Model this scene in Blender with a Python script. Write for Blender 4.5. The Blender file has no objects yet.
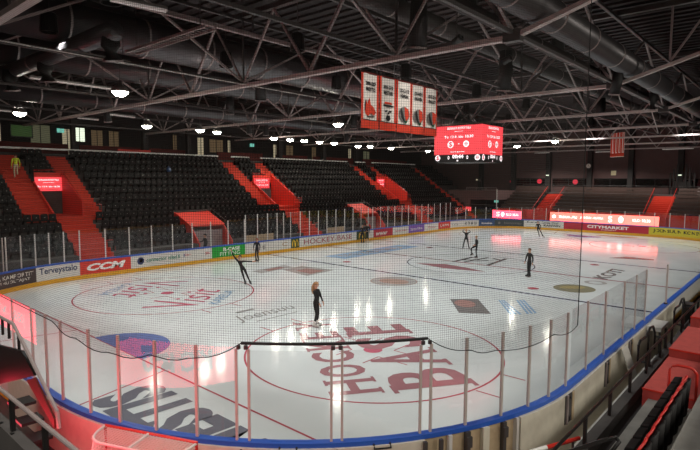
import bpy, bmesh, math, random
from mathutils import Vector, Matrix
random.seed(7)
C = bpy.context.scene.collection
SC = bpy.context.scene
PI = math.pi

# ------------------------------------------------------------------ helpers
def lin(c):
    return tuple((v / 12.92 if v <= 0.04045 else ((v + 0.055) / 1.055) ** 2.4) for v in c)
def hx(h):
    return lin(tuple(int(h[i:i + 2], 16) / 255 for i in (0, 2, 4)))
MATS = {}
def mat(name, col, rough=0.6, metal=0.0, spec=0.5, noise=0.0, scale=6.0, emit=None, strength=0.0, bump=0.0):
    m = bpy.data.materials.new(name); m.use_nodes = True
    nt = m.node_tree; b = nt.nodes['Principled BSDF']
    col = hx(col) if isinstance(col, str) else col
    b.inputs['Base Color'].default_value = (*col, 1)
    b.inputs['Roughness'].default_value = rough
    b.inputs['Metallic'].default_value = metal
    b.inputs['Specular IOR Level'].default_value = spec
    if noise or bump:
        tc = nt.nodes.new('ShaderNodeTexCoord')
        n = nt.nodes.new('ShaderNodeTexNoise'); n.inputs['Scale'].default_value = scale
        n.inputs['Detail'].default_value = 5
        nt.links.new(tc.outputs['Object'], n.inputs['Vector'])
        if noise:
            r = nt.nodes.new('ShaderNodeValToRGB')
            r.color_ramp.elements[0].position = 0.3; r.color_ramp.elements[1].position = 0.7
            r.color_ramp.elements[0].color = (*[v * (1 - noise) for v in col], 1)
            r.color_ramp.elements[1].color = (*[min(1, v * (1 + noise)) for v in col], 1)
            nt.links.new(n.outputs['Fac'], r.inputs['Fac'])
            nt.links.new(r.outputs['Color'], b.inputs['Base Color'])
        if bump:
            bp = nt.nodes.new('ShaderNodeBump'); bp.inputs['Strength'].default_value = bump
            bp.inputs['Distance'].default_value = 0.02
            nt.links.new(n.outputs['Fac'], bp.inputs['Height'])
            nt.links.new(bp.outputs['Normal'], b.inputs['Normal'])
    if emit is not None:
        e = hx(emit) if isinstance(emit, str) else emit
        b.inputs['Emission Color'].default_value = (*e, 1)
        b.inputs['Emission Strength'].default_value = strength
    MATS[name] = m
    return m

def glassmat(name, tint=0.97, rough=0.0, ior=1.5):
    m = bpy.data.materials.new(name); m.use_nodes = True
    nt = m.node_tree; nt.nodes.clear()
    out = nt.nodes.new('ShaderNodeOutputMaterial')
    mix = nt.nodes.new('ShaderNodeMixShader')
    lw = nt.nodes.new('ShaderNodeLayerWeight'); lw.inputs['Blend'].default_value = 0.5
    pw = nt.nodes.new('ShaderNodeMath'); pw.operation = 'POWER'; pw.inputs[1].default_value = 5
    fr = nt.nodes.new('ShaderNodeMath'); fr.operation = 'MULTIPLY_ADD'; fr.inputs[1].default_value = 0.45; fr.inputs[2].default_value = 0.035
    nt.links.new(lw.outputs['Facing'], pw.inputs[0]); nt.links.new(pw.outputs[0], fr.inputs[0])
    t = nt.nodes.new('ShaderNodeBsdfTransparent'); t.inputs['Color'].default_value = (tint, tint, tint, 1)
    g = nt.nodes.new('ShaderNodeBsdfGlossy'); g.inputs['Roughness'].default_value = rough
    nt.links.new(fr.outputs[0], mix.inputs[0]); nt.links.new(t.outputs[0], mix.inputs[1])
    nt.links.new(g.outputs[0], mix.inputs[2]); nt.links.new(mix.outputs[0], out.inputs[0])
    MATS[name] = m
    return m

WPOS = {}
def reg(o, w):
    WPOS[o.name] = Vector(w)
    return o
def tag(o, label=None, cat=None, group=None, kind=None):
    if label: o['label'] = label
    if cat: o['category'] = cat
    if group: o['group'] = group
    if kind: o['kind'] = kind
    return o
def thing(name, label, cat, loc=(0, 0, 0), group=None):
    o = bpy.data.objects.new(name, None); o.empty_display_size = 0.2
    C.objects.link(o); o.location = loc
    reg(o, loc)
    return tag(o, label, cat, group)

class MB:
    """collects shapes in world space"""
    def __init__(s):
        s.v = []; s.f = []; s.m = []; s.cur = 0
    def add(s, vs, fs):
        n = len(s.v); s.v += [tuple(v) for v in vs]
        s.f += [tuple(i + n for i in f) for f in fs]; s.m += [s.cur] * len(fs)
        return s
    def box(s, x0, x1, y0, y1, z0, z1):
        x0, x1 = min(x0, x1), max(x0, x1); y0, y1 = min(y0, y1), max(y0, y1); z0, z1 = min(z0, z1), max(z0, z1)
        vs = [(x, y, z) for z in (z0, z1) for y in (y0, y1) for x in (x0, x1)]
        return s.add(vs, [(0, 2, 3, 1), (4, 5, 7, 6), (0, 1, 5, 4), (2, 6, 7, 3), (0, 4, 6, 2), (1, 3, 7, 5)])
    def obox(s, o, ax, ay, az):
        """box from corner o along three vectors"""
        o, ax, ay, az = Vector(o), Vector(ax), Vector(ay), Vector(az)
        vs = [o + ax * i + ay * j + az * k for k in (0, 1) for j in (0, 1) for i in (0, 1)]
        fs = [(0, 2, 3, 1), (4, 5, 7, 6), (0, 1, 5, 4), (2, 6, 7, 3), (0, 4, 6, 2), (1, 3, 7, 5)]
        if ax.cross(ay).dot(az) < 0: fs = [f[::-1] for f in fs]
        return s.add(vs, fs)
    def tube(s, pts, r, n=8, caps=True):
        pts = [Vector(p) for p in pts]; rings = []
        rr = r if isinstance(r, (list, tuple)) else [r] * len(pts)
        up0 = Vector((0, 0, 1))
        for i, p in enumerate(pts):
            a = pts[max(0, i - 1)]; b = pts[min(len(pts) - 1, i + 1)]
            d = (b - a).normalized()
            if i and i < len(pts) - 1:
                d = ((p - a).normalized() + (b - p).normalized())
                d = d.normalized() if d.length > 1e-6 else (b - p).normalized()
            up = up0 if abs(d.dot(up0)) < 0.95 else Vector((1, 0, 0))
            u = d.cross(up).normalized(); w = u.cross(d)
            rings.append([p + (u * math.cos(2 * PI * k / n) + w * math.sin(2 * PI * k / n)) * rr[i] for k in range(n)])
        vs = [v for q in rings for v in q]; fs = []
        for i in range(len(rings) - 1):
            for k in range(n):
                k2 = (k + 1) % n
                fs.append((i * n + k, i * n + k2, (i + 1) * n + k2, (i + 1) * n + k))
        if caps:
            fs.append(tuple(range(n))[::-1]); fs.append(tuple((len(rings) - 1) * n + k for k in range(n)))
        return s.add(vs, fs)
    def bar(s, a, b, w, h=None):
        """square bar from a to b"""
        h = h or w; a, b = Vector(a), Vector(b); d = (b - a).normalized()
        up = Vector((0, 0, 1)) if abs(d.z) < 0.95 else Vector((0, 1, 0))
        u = d.cross(up).normalized() * w; q = u.cross(d).normalized() * h
        return s.obox(a - u / 2 - q / 2, b - a, u, q)
    def prism(s, poly, vec):
        """planar polygon extruded by vec"""
        p = [Vector(v) for v in poly]; vec = Vector(vec); n = len(p)
        nrm = Vector((0, 0, 0))
        for i in range(n): nrm += p[i].cross(p[(i + 1) % n])
        if nrm.dot(vec) < 0: p = p[::-1]
        vs = p + [v + vec for v in p]
        fs = [tuple(range(n))[::-1], tuple(range(n, 2 * n))]
        fs += [(i, (i + 1) % n, n + (i + 1) % n, n + i) for i in range(n)]
        return s.add(vs, fs)
    def lathe(s, base, prof, n=16, axis='z'):
        """profile of (r, h) pairs revolved about a vertical axis through base"""
        vs = []; fs = []
        for r, h in prof:
            for k in range(n):
                a = 2 * PI * k / n; c, q = r * math.cos(a), r * math.sin(a)
                vs.append((base[0] + c, base[1] + q, base[2] + h) if axis == 'z' else
                          ((base[0] + h, base[1] + c, base[2] + q) if axis == 'x' else (base[0] + c, base[1] + h, base[2] + q)))
        for i in range(len(prof) - 1):
            for k in range(n):
                k2 = (k + 1) % n
                fs.append((i * n + k, i * n + k2, (i + 1) * n + k2, (i + 1) * n + k))
        fs.append(tuple(range(n))[::-1]); fs.append(tuple((len(prof) - 1) * n + k for k in range(n)))
        return s.add(vs, fs)
    def build(s, name, m, parent=None, origin=None, smooth=False, bevel=0.0):
        ms = m if isinstance(m, (list, tuple)) else [m]
        if parent is not None: org = WPOS[parent.name]
        elif origin is not None: org = Vector(origin)
        else:
            xs = [v[0] for v in s.v]; ys = [v[1] for v in s.v]; zs = [v[2] for v in s.v]
            org = Vector(((min(xs) + max(xs)) / 2, (min(ys) + max(ys)) / 2, min(zs)))
        me = bpy.data.meshes.new(name)
        me.from_pydata([(v[0] - org.x, v[1] - org.y, v[2] - org.z) for v in s.v], [], s.f)
        for k in ms: me.materials.append(MATS[k])
        if len(ms) > 1: me.polygons.foreach_set('material_index', s.m)
        if smooth: me.polygons.foreach_set('use_smooth', [True] * len(me.polygons))
        me.update()
        o = bpy.data.objects.new(name, me); C.objects.link(o)
        if parent is not None: o.parent = parent
        else: o.location = org
        reg(o, org)
        if bevel:
            b = o.modifiers.new('edge', 'BEVEL'); b.width = bevel; b.segments = 2; b.limit_method = 'ANGLE'
        return o

_TX = {}
def text_data(txt, bold=0.0, shear=0.0):
    key = (txt, bold, shear)
    if key in _TX: return _TX[key]
    cu = bpy.data.curves.new('lettering', 'FONT'); cu.body = txt; cu.fill_mode = 'FRONT'
    cu.offset = bold; cu.shear = shear; cu.resolution_u = 3; cu.align_x = 'LEFT'
    ob = bpy.data.objects.new('lettering', cu); C.objects.link(ob)
    dg = bpy.context.evaluated_depsgraph_get(); dg.update()
    ev = ob.evaluated_get(dg); me = ev.to_mesh()
    vs = [(v.co.x, v.co.y) for v in me.vertices]; fs = [tuple(p.vertices) for p in me.polygons]
    ev.to_mesh_clear(); bpy.data.objects.remove(ob); bpy.data.curves.remove(cu)
    xs = [v[0] for v in vs]; ys = [v[1] for v in vs]
    x0, x1, y0, y1 = min(xs), max(xs), min(ys), max(ys)
    r = ([((a - x0) / (x1 - x0), (b - y0) / (y1 - y0)) for a, b in vs], fs)
    _TX[key] = r
    return r
def text(mb, txt, o, u, v, n, bold=0.0, shear=0.0):
    """lettering filling the parallelogram o + a*u + b*v, raised along n"""
    vs, fs = text_data(txt, bold, shear); o, u, v, n = Vector(o), Vector(u), Vector(v), Vector(n)
    if u.cross(v).dot(n) < 0: fs = [f[::-1] for f in fs]
    return mb.add([o + u * a + v * b + n for a, b in vs], fs)
ORD = 'first second third fourth fifth sixth seventh eighth ninth tenth eleventh twelfth thirteenth fourteenth fifteenth sixteenth seventeenth eighteenth nineteenth twentieth'.split()
def ordinal(i):
    if i < 20: return ORD[i]
    t = i + 1
    tens = {2: 'twenty', 3: 'thirty', 4: 'forty', 5: 'fifty'}[t // 10]
    return {2: 'twentieth', 3: 'thirtieth', 4: 'fortieth', 5: 'fiftieth'}[t // 10] if t % 10 == 0 else tens + '-' + ORD[t % 10 - 1]

# ------------------------------------------------------------------ materials
mat('concrete', '8d8a84', 0.8, noise=0.12, scale=3)
mat('concrete_dark', '4a4644', 0.85, noise=0.15, scale=2)
mat('floor_dark', '2b2524', 0.8, noise=0.15, scale=3)
mat('rubber_red_dark', '5a1a14', 0.8, noise=0.1)
mat('carpet_dull', 'a8403a', 0.85, noise=0.1)
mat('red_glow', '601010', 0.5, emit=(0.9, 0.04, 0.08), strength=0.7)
mat('red_carpet', 'c0361f', 0.75, noise=0.08, scale=8)
mat('red_wall', 'cc2e1e', 0.55, noise=0.05)
mat('red_dark', '5c1812', 0.7)
mat('red_tube', 'c42a1e', 0.4)
mat('seat_black', '0f0e0e', 0.62, spec=0.25)
mat('seat_tag', '9a968f', 0.5)
mat('seat_red', 'c22620', 0.45)
mat('chord_steel_lit', 'bbaca8', 0.45, noise=0.08)  # lighter than plain steel: light bounced off the ice put into the colour
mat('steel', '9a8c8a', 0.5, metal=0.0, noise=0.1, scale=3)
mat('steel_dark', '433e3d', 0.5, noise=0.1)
mat('black_paint', '141312', 0.4)
mat('rail_black', '1c1a19', 0.3)
mat('duct', '5e5b5d', 0.36, metal=0.6, noise=0.08, scale=2)
mat('nozzle_black', '1b1a1a', 0.6)
mat('roof', '241b1c', 0.8, noise=0.15, scale=1)
mat('wall_grey', '5e4644', 0.75, noise=0.06, scale=1.5)
mat('wall_dark', '2a2625', 0.8, noise=0.08)
mat('pillar_dark', '262221', 0.7)
mat('window_dark', '0c0a0a', 0.12, spec=0.8)
mat('bench_wood', '46342d', 0.6, noise=0.15, scale=5)
mat('wood_tan', 'b8a283', 0.6, noise=0.12, scale=5)
mat('board_white', 'd8d6cf', 0.35, noise=0.03)
mat('board_outer', 'd2cbba', 0.5, noise=0.05)
mat('cap_blue', '2a5ab8', 0.4)
mat('kick_yellow', 'e2a82c', 0.45)
mat('post_steel', 'beb2ac', 0.4)
mat('post_white', 'd2cdc8', 0.4)
mat('white', 'f4f2ee', 0.5)
mat('cream', 'd9cfa8', 0.6)
mat('ad_brown', '4a3c3a', 0.4)
mat('ad_red', 'd8392c', 0.4)
mat('ad_crimson', 'b8263a', 0.4)
mat('ad_green', '1fa238', 0.4)
mat('ad_dark', '3c4448', 0.4)
mat('ad_forest', '2c4a2c', 0.4)
mat('ad_purple', '7c56b4', 0.4)
mat('ad_blue', '3b5580', 0.4)
mat('ad_yellow', 'd2c438', 0.4)
mat('ink_navy', '28345e', 0.5)
mat('ink_blue', '2f6f9a', 0.5)
mat('ink_green', '2f7f6a', 0.5)
mat('ink_black', '1d1b1c', 0.5)
mat('ink_red', '9c2430', 0.5)
mat('ink_yellow', 'e6bc2c', 0.5)
mat('ink_grey', '7a7672', 0.5)
mat('net_thread', '3a3836', 0.8)
mat('net_rope', '0d0c0c', 0.7)
mat('net_white', 'd8d2cc', 0.7)
mat('banner_white', 'e2dbd2', 0.8, noise=0.04)
mat('banner_red', 'd23a20', 0.75)
mat('banner_green', '245a3c', 0.8)
mat('cloth_black', '131315', 0.75)
mat('cloth_navy', '1a1b26', 0.75)
mat('vest_yellow', 'dcf030', 0.6)
mat('trouser_beige', 'd4c6a4', 0.7)
mat('skin', 'c99a80', 0.55)
mat('hair_blonde', 'a87f56', 0.6)
mat('hair_brown', '5a3c2a', 0.6)
mat('hair_red', '9a4a2c', 0.6)
mat('skate_white', 'd8d4ce', 0.4)
mat('skate_black', '1c1a1a', 0.4)
mat('led_red', '400808', 0.4, emit=(0.93, 0.055, 0.07), strength=1.0)
mat('led_screen', '400808', 0.4, emit=(1.0, 0.075, 0.09), strength=1.15)
mat('led_near', '400808', 0.4, emit=(1.0, 0.05, 0.085), strength=6.5)
mat('led_far', '501808', 0.4, emit=(1.0, 0.125, 0.095), strength=4.2)
mat('led_far_text', '888888', 0.4, emit=(1.0, 0.8, 0.72), strength=3.0)
mat('led_text', '888888', 0.4, emit=(1.0, 0.86, 0.88), strength=1.3)
mat('led_text_dim', '888888', 0.4, emit=(1.0, 0.5, 0.52), strength=0.8)
mat('led_black', '0c0606', 0.5)
mat('lamp_lens', 'ffffff', 0.3, emit=(1.0, 0.95, 0.8), strength=60.0)
mat('lamp_body', '6e6a66', 0.5)
mat('tube_lens', 'd8d0cc', 0.3, emit=(1.0, 0.88, 0.84), strength=0.12)
mat('lit_cream', 'c8b890', 0.6, emit=(0.85, 0.74, 0.5), strength=0.3)
mat('lit_tan', '6e5a40', 0.6, emit=(0.5, 0.34, 0.18), strength=0.12)
mat('lit_white', 'd8e0d0', 0.6, emit=(0.8, 0.9, 0.7), strength=1.3)
mat('lit_olive', '50523c', 0.6, emit=(0.3, 0.3, 0.18), strength=0.2)
mat('sign_green', '182412', 0.5, emit=(0.16, 0.34, 0.09), strength=0.12)
mat('sign_teal', '104840', 0.5, emit=(0.25, 0.8, 0.65), strength=0.7)
glassmat('glass', 0.965)

def ice_material():
    m = bpy.data.materials.new('ice'); m.use_nodes = True
    nt = m.node_tree; b = nt.nodes['Principled BSDF']
    tc = nt.nodes.new('ShaderNodeTexCoord')
    n = nt.nodes.new('ShaderNodeTexNoise'); n.inputs['Scale'].default_value = 0.5; n.inputs['Detail'].default_value = 8
    r = nt.nodes.new('ShaderNodeValToRGB')
    r.color_ramp.elements[0].position = 0.3; r.color_ramp.elements[0].color = (0.645, 0.685, 0.675, 1)
    r.color_ramp.elements[1].position = 0.7; r.color_ramp.elements[1].color = (0.735, 0.775, 0.765, 1)
    nt.links.new(tc.outputs['Object'], n.inputs['Vector']); nt.links.new(n.outputs['Fac'], r.inputs['Fac'])
    nt.links.new(r.outputs['Color'], b.inputs['Base Color'])
    # skate scratches: fine noise in the gloss
    mp = nt.nodes.new('ShaderNodeMapping'); mp.inputs['Scale'].default_value = (3.0, 14.0, 1)
    mp.inputs['Rotation'].default_value = (0, 0, 0.6)
    n2 = nt.nodes.new('ShaderNodeTexNoise'); n2.inputs['Scale'].default_value = 2.0; n2.inputs['Detail'].default_value = 6
    nt.links.new(tc.outputs['Object'], mp.inputs['Vector']); nt.links.new(mp.outputs['Vector'], n2.inputs['Vector'])
    mr = nt.nodes.new('ShaderNodeMapRange'); mr.inputs['To Min'].default_value = 0.07; mr.inputs['To Max'].default_value = 0.17
    nt.links.new(n2.outputs['Fac'], mr.inputs['Value']); nt.links.new(mr.outputs['Result'], b.inputs['Roughness'])
    b.inputs['IOR'].default_value = 1.33
    MATS['ice'] = m
ice_material()
def paintmat(name, col):
    m = mat(name, col, 0.12, noise=0.06, scale=2); m.node_tree.nodes['Principled BSDF'].inputs['IOR'].default_value = 1.33
paintmat('paint_red', 'b45a64'); paintmat('paint_redline', 'a8606a'); paintmat('paint_blueline', '50527a'); paintmat('paint_crease', '7084b8')
paintmat('paint_maroon', 'a5757a'); paintmat('paint_grey', '76767f'); paintmat('paint_dark', '807c7a'); paintmat('paint_faded', 'aaa6a2'); paintmat('paint_rust', 'a8847e')
paintmat('paint_script', 'c4687a'); paintmat('paint_bluetext', '86a6c2'); paintmat('paint_ltblue', '98b8d6')
paintmat('paint_olive', '8e8a72'); paintmat('paint_gold', 'a89c6e'); paintmat('paint_orange', 'b89c90'); paintmat('paint_wash', 'b2b0ac'); paintmat('paint_sig', '9c9a96')

# ------------------------------------------------------------------ ring (outline of the boards)
W, LEN, R = 14.25, 60.0, 8.5
ARC = R * PI / 2
SEG = [(43.0, 'l'), (ARC, 'fl'), (11.5, 'f'), (ARC, 'fr'), (43.0, 'r'), (ARC, 'nr'), (11.5, 'n'), (ARC, 'nl')]
TOT = sum(s[0] for s in SEG)
def ring(s, off=0.0):
    """point and outward normal at arc length s, moved outward by off"""
    s %= TOT
    for l, k in SEG:
        if s <= l: break
        s -= l
    a = s / R; c, q = math.cos(a), math.sin(a)
    x, y, nx, ny = {'l': (-W, R + s, -1, 0), 'f': (-5.75 + s, LEN, 0, 1), 'r': (W, 51.5 - s, 1, 0), 'n': (5.75 - s, 0, 0, -1),
        'fl': (-5.75 - R * c, 51.5 + R * q, -c, q), 'fr': (5.75 + R * q, 51.5 + R * c, q, c),
        'nr': (5.75 + R * c, 8.5 - R * q, c, -q), 'nl': (-5.75 - R * q, 8.5 - R * c, -q, -c)}[k]
    return Vector((x + nx * off, y + ny * off, 0)), Vector((nx, ny, 0))
def sweep(mb, s0, s1, prof, step=0.5):
    """closed profile of (off, z) swept along the ring"""
    n = max(1, int(math.ceil((s1 - s0) / step))); m = len(prof); vs = []; fs = []
    for i in range(n + 1):
        s = s0 + (s1 - s0) * i / n
        for off, z in prof:
            p, _ = ring(s, off); vs.append((p.x, p.y, z))
    for i in range(n):
        for k in range(m):
            k2 = (k + 1) % m
            fs.append((i * m + k, (i + 1) * m + k, (i + 1) * m + k2, i * m + k2))
    fs.append(tuple(range(m))); fs.append(tuple(n * m + k for k in range(m))[::-1])
    return mb.add(vs, fs)
def ring_text(mb, txt, s0, s1, z0, z1, off, bold=0.0, shear=0.0, inside=True):
    vs, fs = text_data(txt, bold, shear); o = []
    for a, b in vs:
        p, _ = ring(s0 + (s1 - s0) * a, off); o.append((p.x, p.y, z0 + (z1 - z0) * b))
    return mb.add(o, fs if inside else [f[::-1] for f in fs])

# ------------------------------------------------------------------ camera
f, pitch, yaw, roll, cx, cy, cz = 526.305, 0.0870, -0.71846, -0.00484, 18.4589, -4.3873, 6.0846
sy, cyw, sp, cp = math.sin(yaw), math.cos(yaw), math.sin(pitch), math.cos(pitch)
fw = Vector((sy * cp, cyw * cp, -sp)); rt = Vector((cyw, -sy, 0)); up = rt.cross(fw)
c, q = math.cos(roll), math.sin(roll)
rx, ux = rt * c - up * q, rt * q + up * c
cam = bpy.data.cameras.new('camera'); camo = bpy.data.objects.new('camera', cam); C.objects.link(camo)
cam.sensor_width = 36; cam.lens = f / 700 * 36; cam.clip_end = 300; cam.clip_start = 0.05
M4 = Matrix(((rx.x, ux.x, -fw.x, cx), (rx.y, ux.y, -fw.y, cy), (rx.z, ux.z, -fw.z, cz), (0, 0, 0, 1)))
camo.matrix_world = M4
SC.camera = camo
SC.view_settings.view_transform = 'Standard'; SC.view_settings.look = 'None'
SC.view_settings.gamma = 1.0; SC.view_settings.use_curve_mapping = False
SC.view_settings.exposure = 0.0
SC.cycles.use_denoising = True
SC.cycles.max_bounces = 8; SC.cycles.transparent_max_bounces = 24; SC.cycles.diffuse_bounces = 4; SC.cycles.glossy_bounces = 4
SC.cycles.sample_clamp_indirect = 4.0
SC.cycles.caustics_reflective = False; SC.cycles.caustics_refractive = False
wd = bpy.data.worlds.new('world'); SC.world = wd; wd.use_nodes = True
wd.node_tree.nodes['Background'].inputs[0].default_value = (0.6, 0.4, 0.38, 1)
wd.node_tree.nodes['Background'].inputs[1].default_value = 0.05
# ------------------------------------------------------------------ setting: ice, floors, walls, roof
mb = MB(); mb.box(-35, 30, -14, 73, -0.3, -0.06)
tag(mb.build('floor', 'concrete_dark'), 'grey concrete slab under the whole arena', 'floor', kind='structure')
def ring_poly(off, n=24):
    return [ring(TOT * i / (n * 8), off)[0] for i in range(n * 8)]
mb = MB(); pl = ring_poly(0.0); mb.prism([(p.x, p.y, -0.06) for p in pl], (0, 0, 0.06))
ice = tag(mb.build('ice_floor', 'ice', origin=(0, 30, 0)), 'white ice of the rink with painted lines and logos', 'ice', kind='structure')
ZI = 0.004
def paint(name, m, fn, z=ZI, label=None):
    mb = MB(); fn(mb, z); o = mb.build(name, m, ice)
    if label: o['label'] = label
    o['kind'] = 'structure'
    return o
def line_x(mb, y, w, x0, x1, z): mb.add([(x0, y - w / 2, z), (x1, y - w / 2, z), (x1, y + w / 2, z), (x0, y + w / 2, z)], [(0, 1, 2, 3)])
def seg(mb, a, b, w, z):
    a = Vector((*a, z)); b = Vector((*b, z)); d = (b - a).normalized(); n = Vector((-d.y, d.x, 0)) * w / 2
    mb.add([a - n, b - n, b + n, a + n], [(0, 1, 2, 3)])
def circ(mb, x, y, r, w, z, a0=0, a1=2 * PI, n=96):
    vs = []; fs = []
    for i in range(n + 1):
        a = a0 + (a1 - a0) * i / n
        for rr in (r - w / 2, r + w / 2): vs.append((x + rr * math.cos(a), y + rr * math.sin(a), z))
    for i in range(n): fs.append((2 * i, 2 * i + 1, 2 * i + 3, 2 * i + 2))
    mb.add(vs, fs)
def disc(mb, x, y, rx_, ry_, z, rot=0, n=40):
    c_, s_ = math.cos(rot), math.sin(rot)
    mb.add([(x + rx_ * math.cos(2 * PI * i / n) * c_ - ry_ * math.sin(2 * PI * i / n) * s_,
             y + rx_ * math.cos(2 * PI * i / n) * s_ + ry_ * math.sin(2 * PI * i / n) * c_, z) for i in range(n)], [tuple(range(n))])
def quad(mb, pts, z): mb.add([(x, y, z) for x, y in pts], [tuple(range(len(pts)))])
paint('blue_line', 'paint_blueline', lambda m, z: line_x(m, 22.9, 0.22, -14.2, 14.2, z))
paint('blue_line', 'paint_blueline', lambda m, z: line_x(m, 37.1, 0.22, -14.2, 14.2, z))
paint('centre_line', 'paint_redline', lambda m, z: line_x(m, 30, 0.22, -14.2, 14.2, z))
for yy in (4, 56):
    xe = 5.75 + math.sqrt(R * R - 4.5 ** 2) - 0.02
    paint('goal_line', 'paint_red', lambda m, z: line_x(m, yy, 0.07, -xe, xe, z))
    sg = 1 if yy < 30 else -1
    def crease(m, z):
        pts = [(1.83 * math.cos(PI * i / 24), yy + sg * 1.83 * math.sin(PI * i / 24)) for i in range(25)]
        if sg < 0: pts = pts[::-1]
        quad(m, pts, z + 0.001)
    paint('goal_crease', 'paint_crease', crease)
    def trap(m, z):
        for s_ in (-1, 1): seg(m, (s_ * 3.35, yy), (s_ * 4.27, yy - sg * 4.0), 0.06, z)
    paint('trapezoid_line', 'paint_red', trap)
    for xx in (-7, 7):
        yc = 10 if yy < 30 else 50
        def zone(m, z):
            circ(m, xx, yc, 4.5, 0.07, z)
            for s_ in (-1, 1):
                for d in (-0.85, 0.85): seg(m, (xx + s_ * 4.5, yc + d), (xx + s_ * 5.25, yc + d), 0.06, z)
        paint('face_off_circle', 'paint_red', zone)
        paint('face_off_spot', 'paint_script', lambda m, z: disc(m, xx, yc, 0.34, 0.34, z + 0.002))
        def ticks(m, z):
            for s_ in (-1, 1):
                for t in (-1, 1):
                    seg(m, (xx + s_ * 0.6, yc + t * 0.45), (xx + s_ * 1.8, yc + t * 0.45), 0.05, z)
                    seg(m, (xx + s_ * 0.6, yc + t * 0.45), (xx + s_ * 0.6, yc + t * 1.3), 0.05, z)
        paint('face_off_mark', 'paint_red', ticks)
paint('centre_circle', 'paint_blueline', lambda m, z: circ(m, 0, 30, 4.5, 0.07, z))
for xx, y2 in ((-7, 24.4), (7, 24.4), (-7, 35.6), (7, 35.6)):
    paint('neutral_spot', 'paint_red', lambda m, z: disc(m, xx, y2, 0.32, 0.32, z))
TZ = ZI + 0.003
def wr(name, m, txt, o, u, v, bold=0.02, shear=0.0, label=None, z=None):
    mb = MB(); z = TZ if z is None else z
    text(mb, txt, (*o, z), (*u, 0), (*v, 0), (0, 0, 0), bold, shear)
    ob = mb.build(name, m, ice); ob['kind'] = 'structure'
    if label: ob['label'] = label
# big word behind the goal line, read from the rink
wr('ice_lettering', 'paint_grey', 'MESTIS', (9.5, 3.3), (-5.5, 0), (0, -1.95), 0.05, 0.1, 'big grey capitals painted behind the goal line')
# two-line name across the face-off circle, with serifs
U2 = Vector((-0.82, 0.57)); V2 = Vector((-0.57, -0.82))
def serif_word(m, word, o, length, height):
    o = Vector(o); adv = length / len(word)
    for i, ch in enumerate(word):
        a = o + U2 * adv * (i + 0.07)
        wd = adv * (0.8 if ch not in 'E' else 0.66)
        text(m, ch, (a.x, a.y, TZ), (*(U2 * wd), 0), (*(V2 * height), 0), (0, 0, 0), 0.025)
        feet = {'H': (0.1, 0.9), 'K': (0.1, 0.9), 'Y': (), 'B': (0.06,), 'E': (0.06,), 'A': (0.06, 0.94)}.get(ch, ())
        tops = {'H': (0.1, 0.9), 'K': (0.1, 0.9), 'Y': (0.08, 0.92), 'B': (0.06,), 'E': (0.06,)}.get(ch, ())
        for lst, hb in ((feet, 0.0), (tops, 1.0)):
            for e in lst:
                b = a + U2 * wd * e + V2 * height * hb
                t = U2 * adv * 0.16; w_ = V2 * height * 0.03
                quad(m, [tuple(b - t - w_), tuple(b - t + w_), tuple(b + t + w_), tuple(b + t - w_)][::-1], TZ + 0.0005)
mb = MB(); serif_word(mb, 'HOCKEY', (9.6, 7.25), 8.0, 1.5); serif_word(mb, 'BASE', (11.3, 9.55), 7.3, 2.5)
o = mb.build('ice_lettering', 'paint_maroon', ice); o['kind'] = 'structure'; o['label'] = 'dark red serif capitals painted across the face-off circle'
def visit(flip):
    P = (lambda x, y: (-14 - x, 20 - y)) if flip else (lambda x, y: (x, y))
    D = -1 if flip else 1
    wr('ice_lettering', 'paint_script', 'V', P(-2.95, 9.0), (-0.62 * 1.6 * D, 0.78 * 1.6 * D), (-0.78 * 2.5 * D, -0.62 * 2.5 * D), -0.005, 0.0)
    wr('ice_lettering', 'paint_script', 'isit', P(-3.7, 10.1), (-0.62 * 3.2 * D, 0.78 * 3.2 * D), (-0.78 * 1.7 * D, -0.62 * 1.7 * D), -0.005, 0.35, 'pink red handwritten word painted in the face-off circle')
    wr('ice_lettering', 'paint_bluetext', 'KARELIA', P(-2.85, 10.3), (-0.62 * 3.1 * D, 0.78 * 3.1 * D), (-0.78 * 0.55 * D, -0.62 * 0.55 * D), 0.01, 0.2, 'small faded blue capitals under the handwritten word')
visit(False); visit(True)
wr('ice_lettering', 'paint_sig', 'Joensuu', (0.75, 9.0), (0, 3.5), (-1.15, 0), 0.0, 0.4, 'grey handwriting painted between the two face-off circles')
paint('ice_logo', 'paint_sig', lambda m, z: (quad(m, [(1.0, 9.6), (1.06, 11.9), (0.98, 11.9), (0.92, 9.6)], z), quad(m, [(-0.75, 9.9), (-0.75, 10.9), (-1.0, 10.9), (-1.0, 9.9)], z)))
paint('ice_logo', 'paint_wash', lambda m, z: disc(m, -0.05, 20.8, 1.4, 1.4, z), label='faded round logo with a grey ring')
paint('ice_logo', 'paint_orange', lambda m, z: (disc(m, 0.0, 20.75, 0.95, 0.75, z + 0.001), circ(m, -0.05, 20.8, 1.38, 0.06, z + 0.001)))
paint('ice_logo', 'paint_dark', lambda m, z: quad(m, [(4.89, 18.93), (6.66, 16.72), (7.83, 17.55), (5.95, 19.9)], z), label='dark grey rectangle with a reddish oval')
paint('ice_logo', 'paint_rust', lambda m, z: disc(m, 5.95, 18.55, 0.75, 0.5, z + 0.002, rot=-0.9))
def strips(m, z):
    """two blocks of slanted pale blue stripes"""
    for A_, B_, C_, D_ in (((6.81, 20.39), (7.05, 20.6), (8.95, 18.46), (8.47, 18.03)), ((7.47, 20.99), (7.83, 21.32), (9.35, 19.17), (9.05, 18.6))):
        A_, B_, C_, D_ = Vector(A_), Vector(B_), Vector(C_), Vector(D_)
        for k in range(3):
            u0, u1 = k / 3 + .04, k / 3 + .25
            quad(m, [tuple(A_.lerp(B_, u0)), tuple(D_.lerp(C_, u0)), tuple(D_.lerp(C_, u1)), tuple(A_.lerp(B_, u1))], z)
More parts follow.
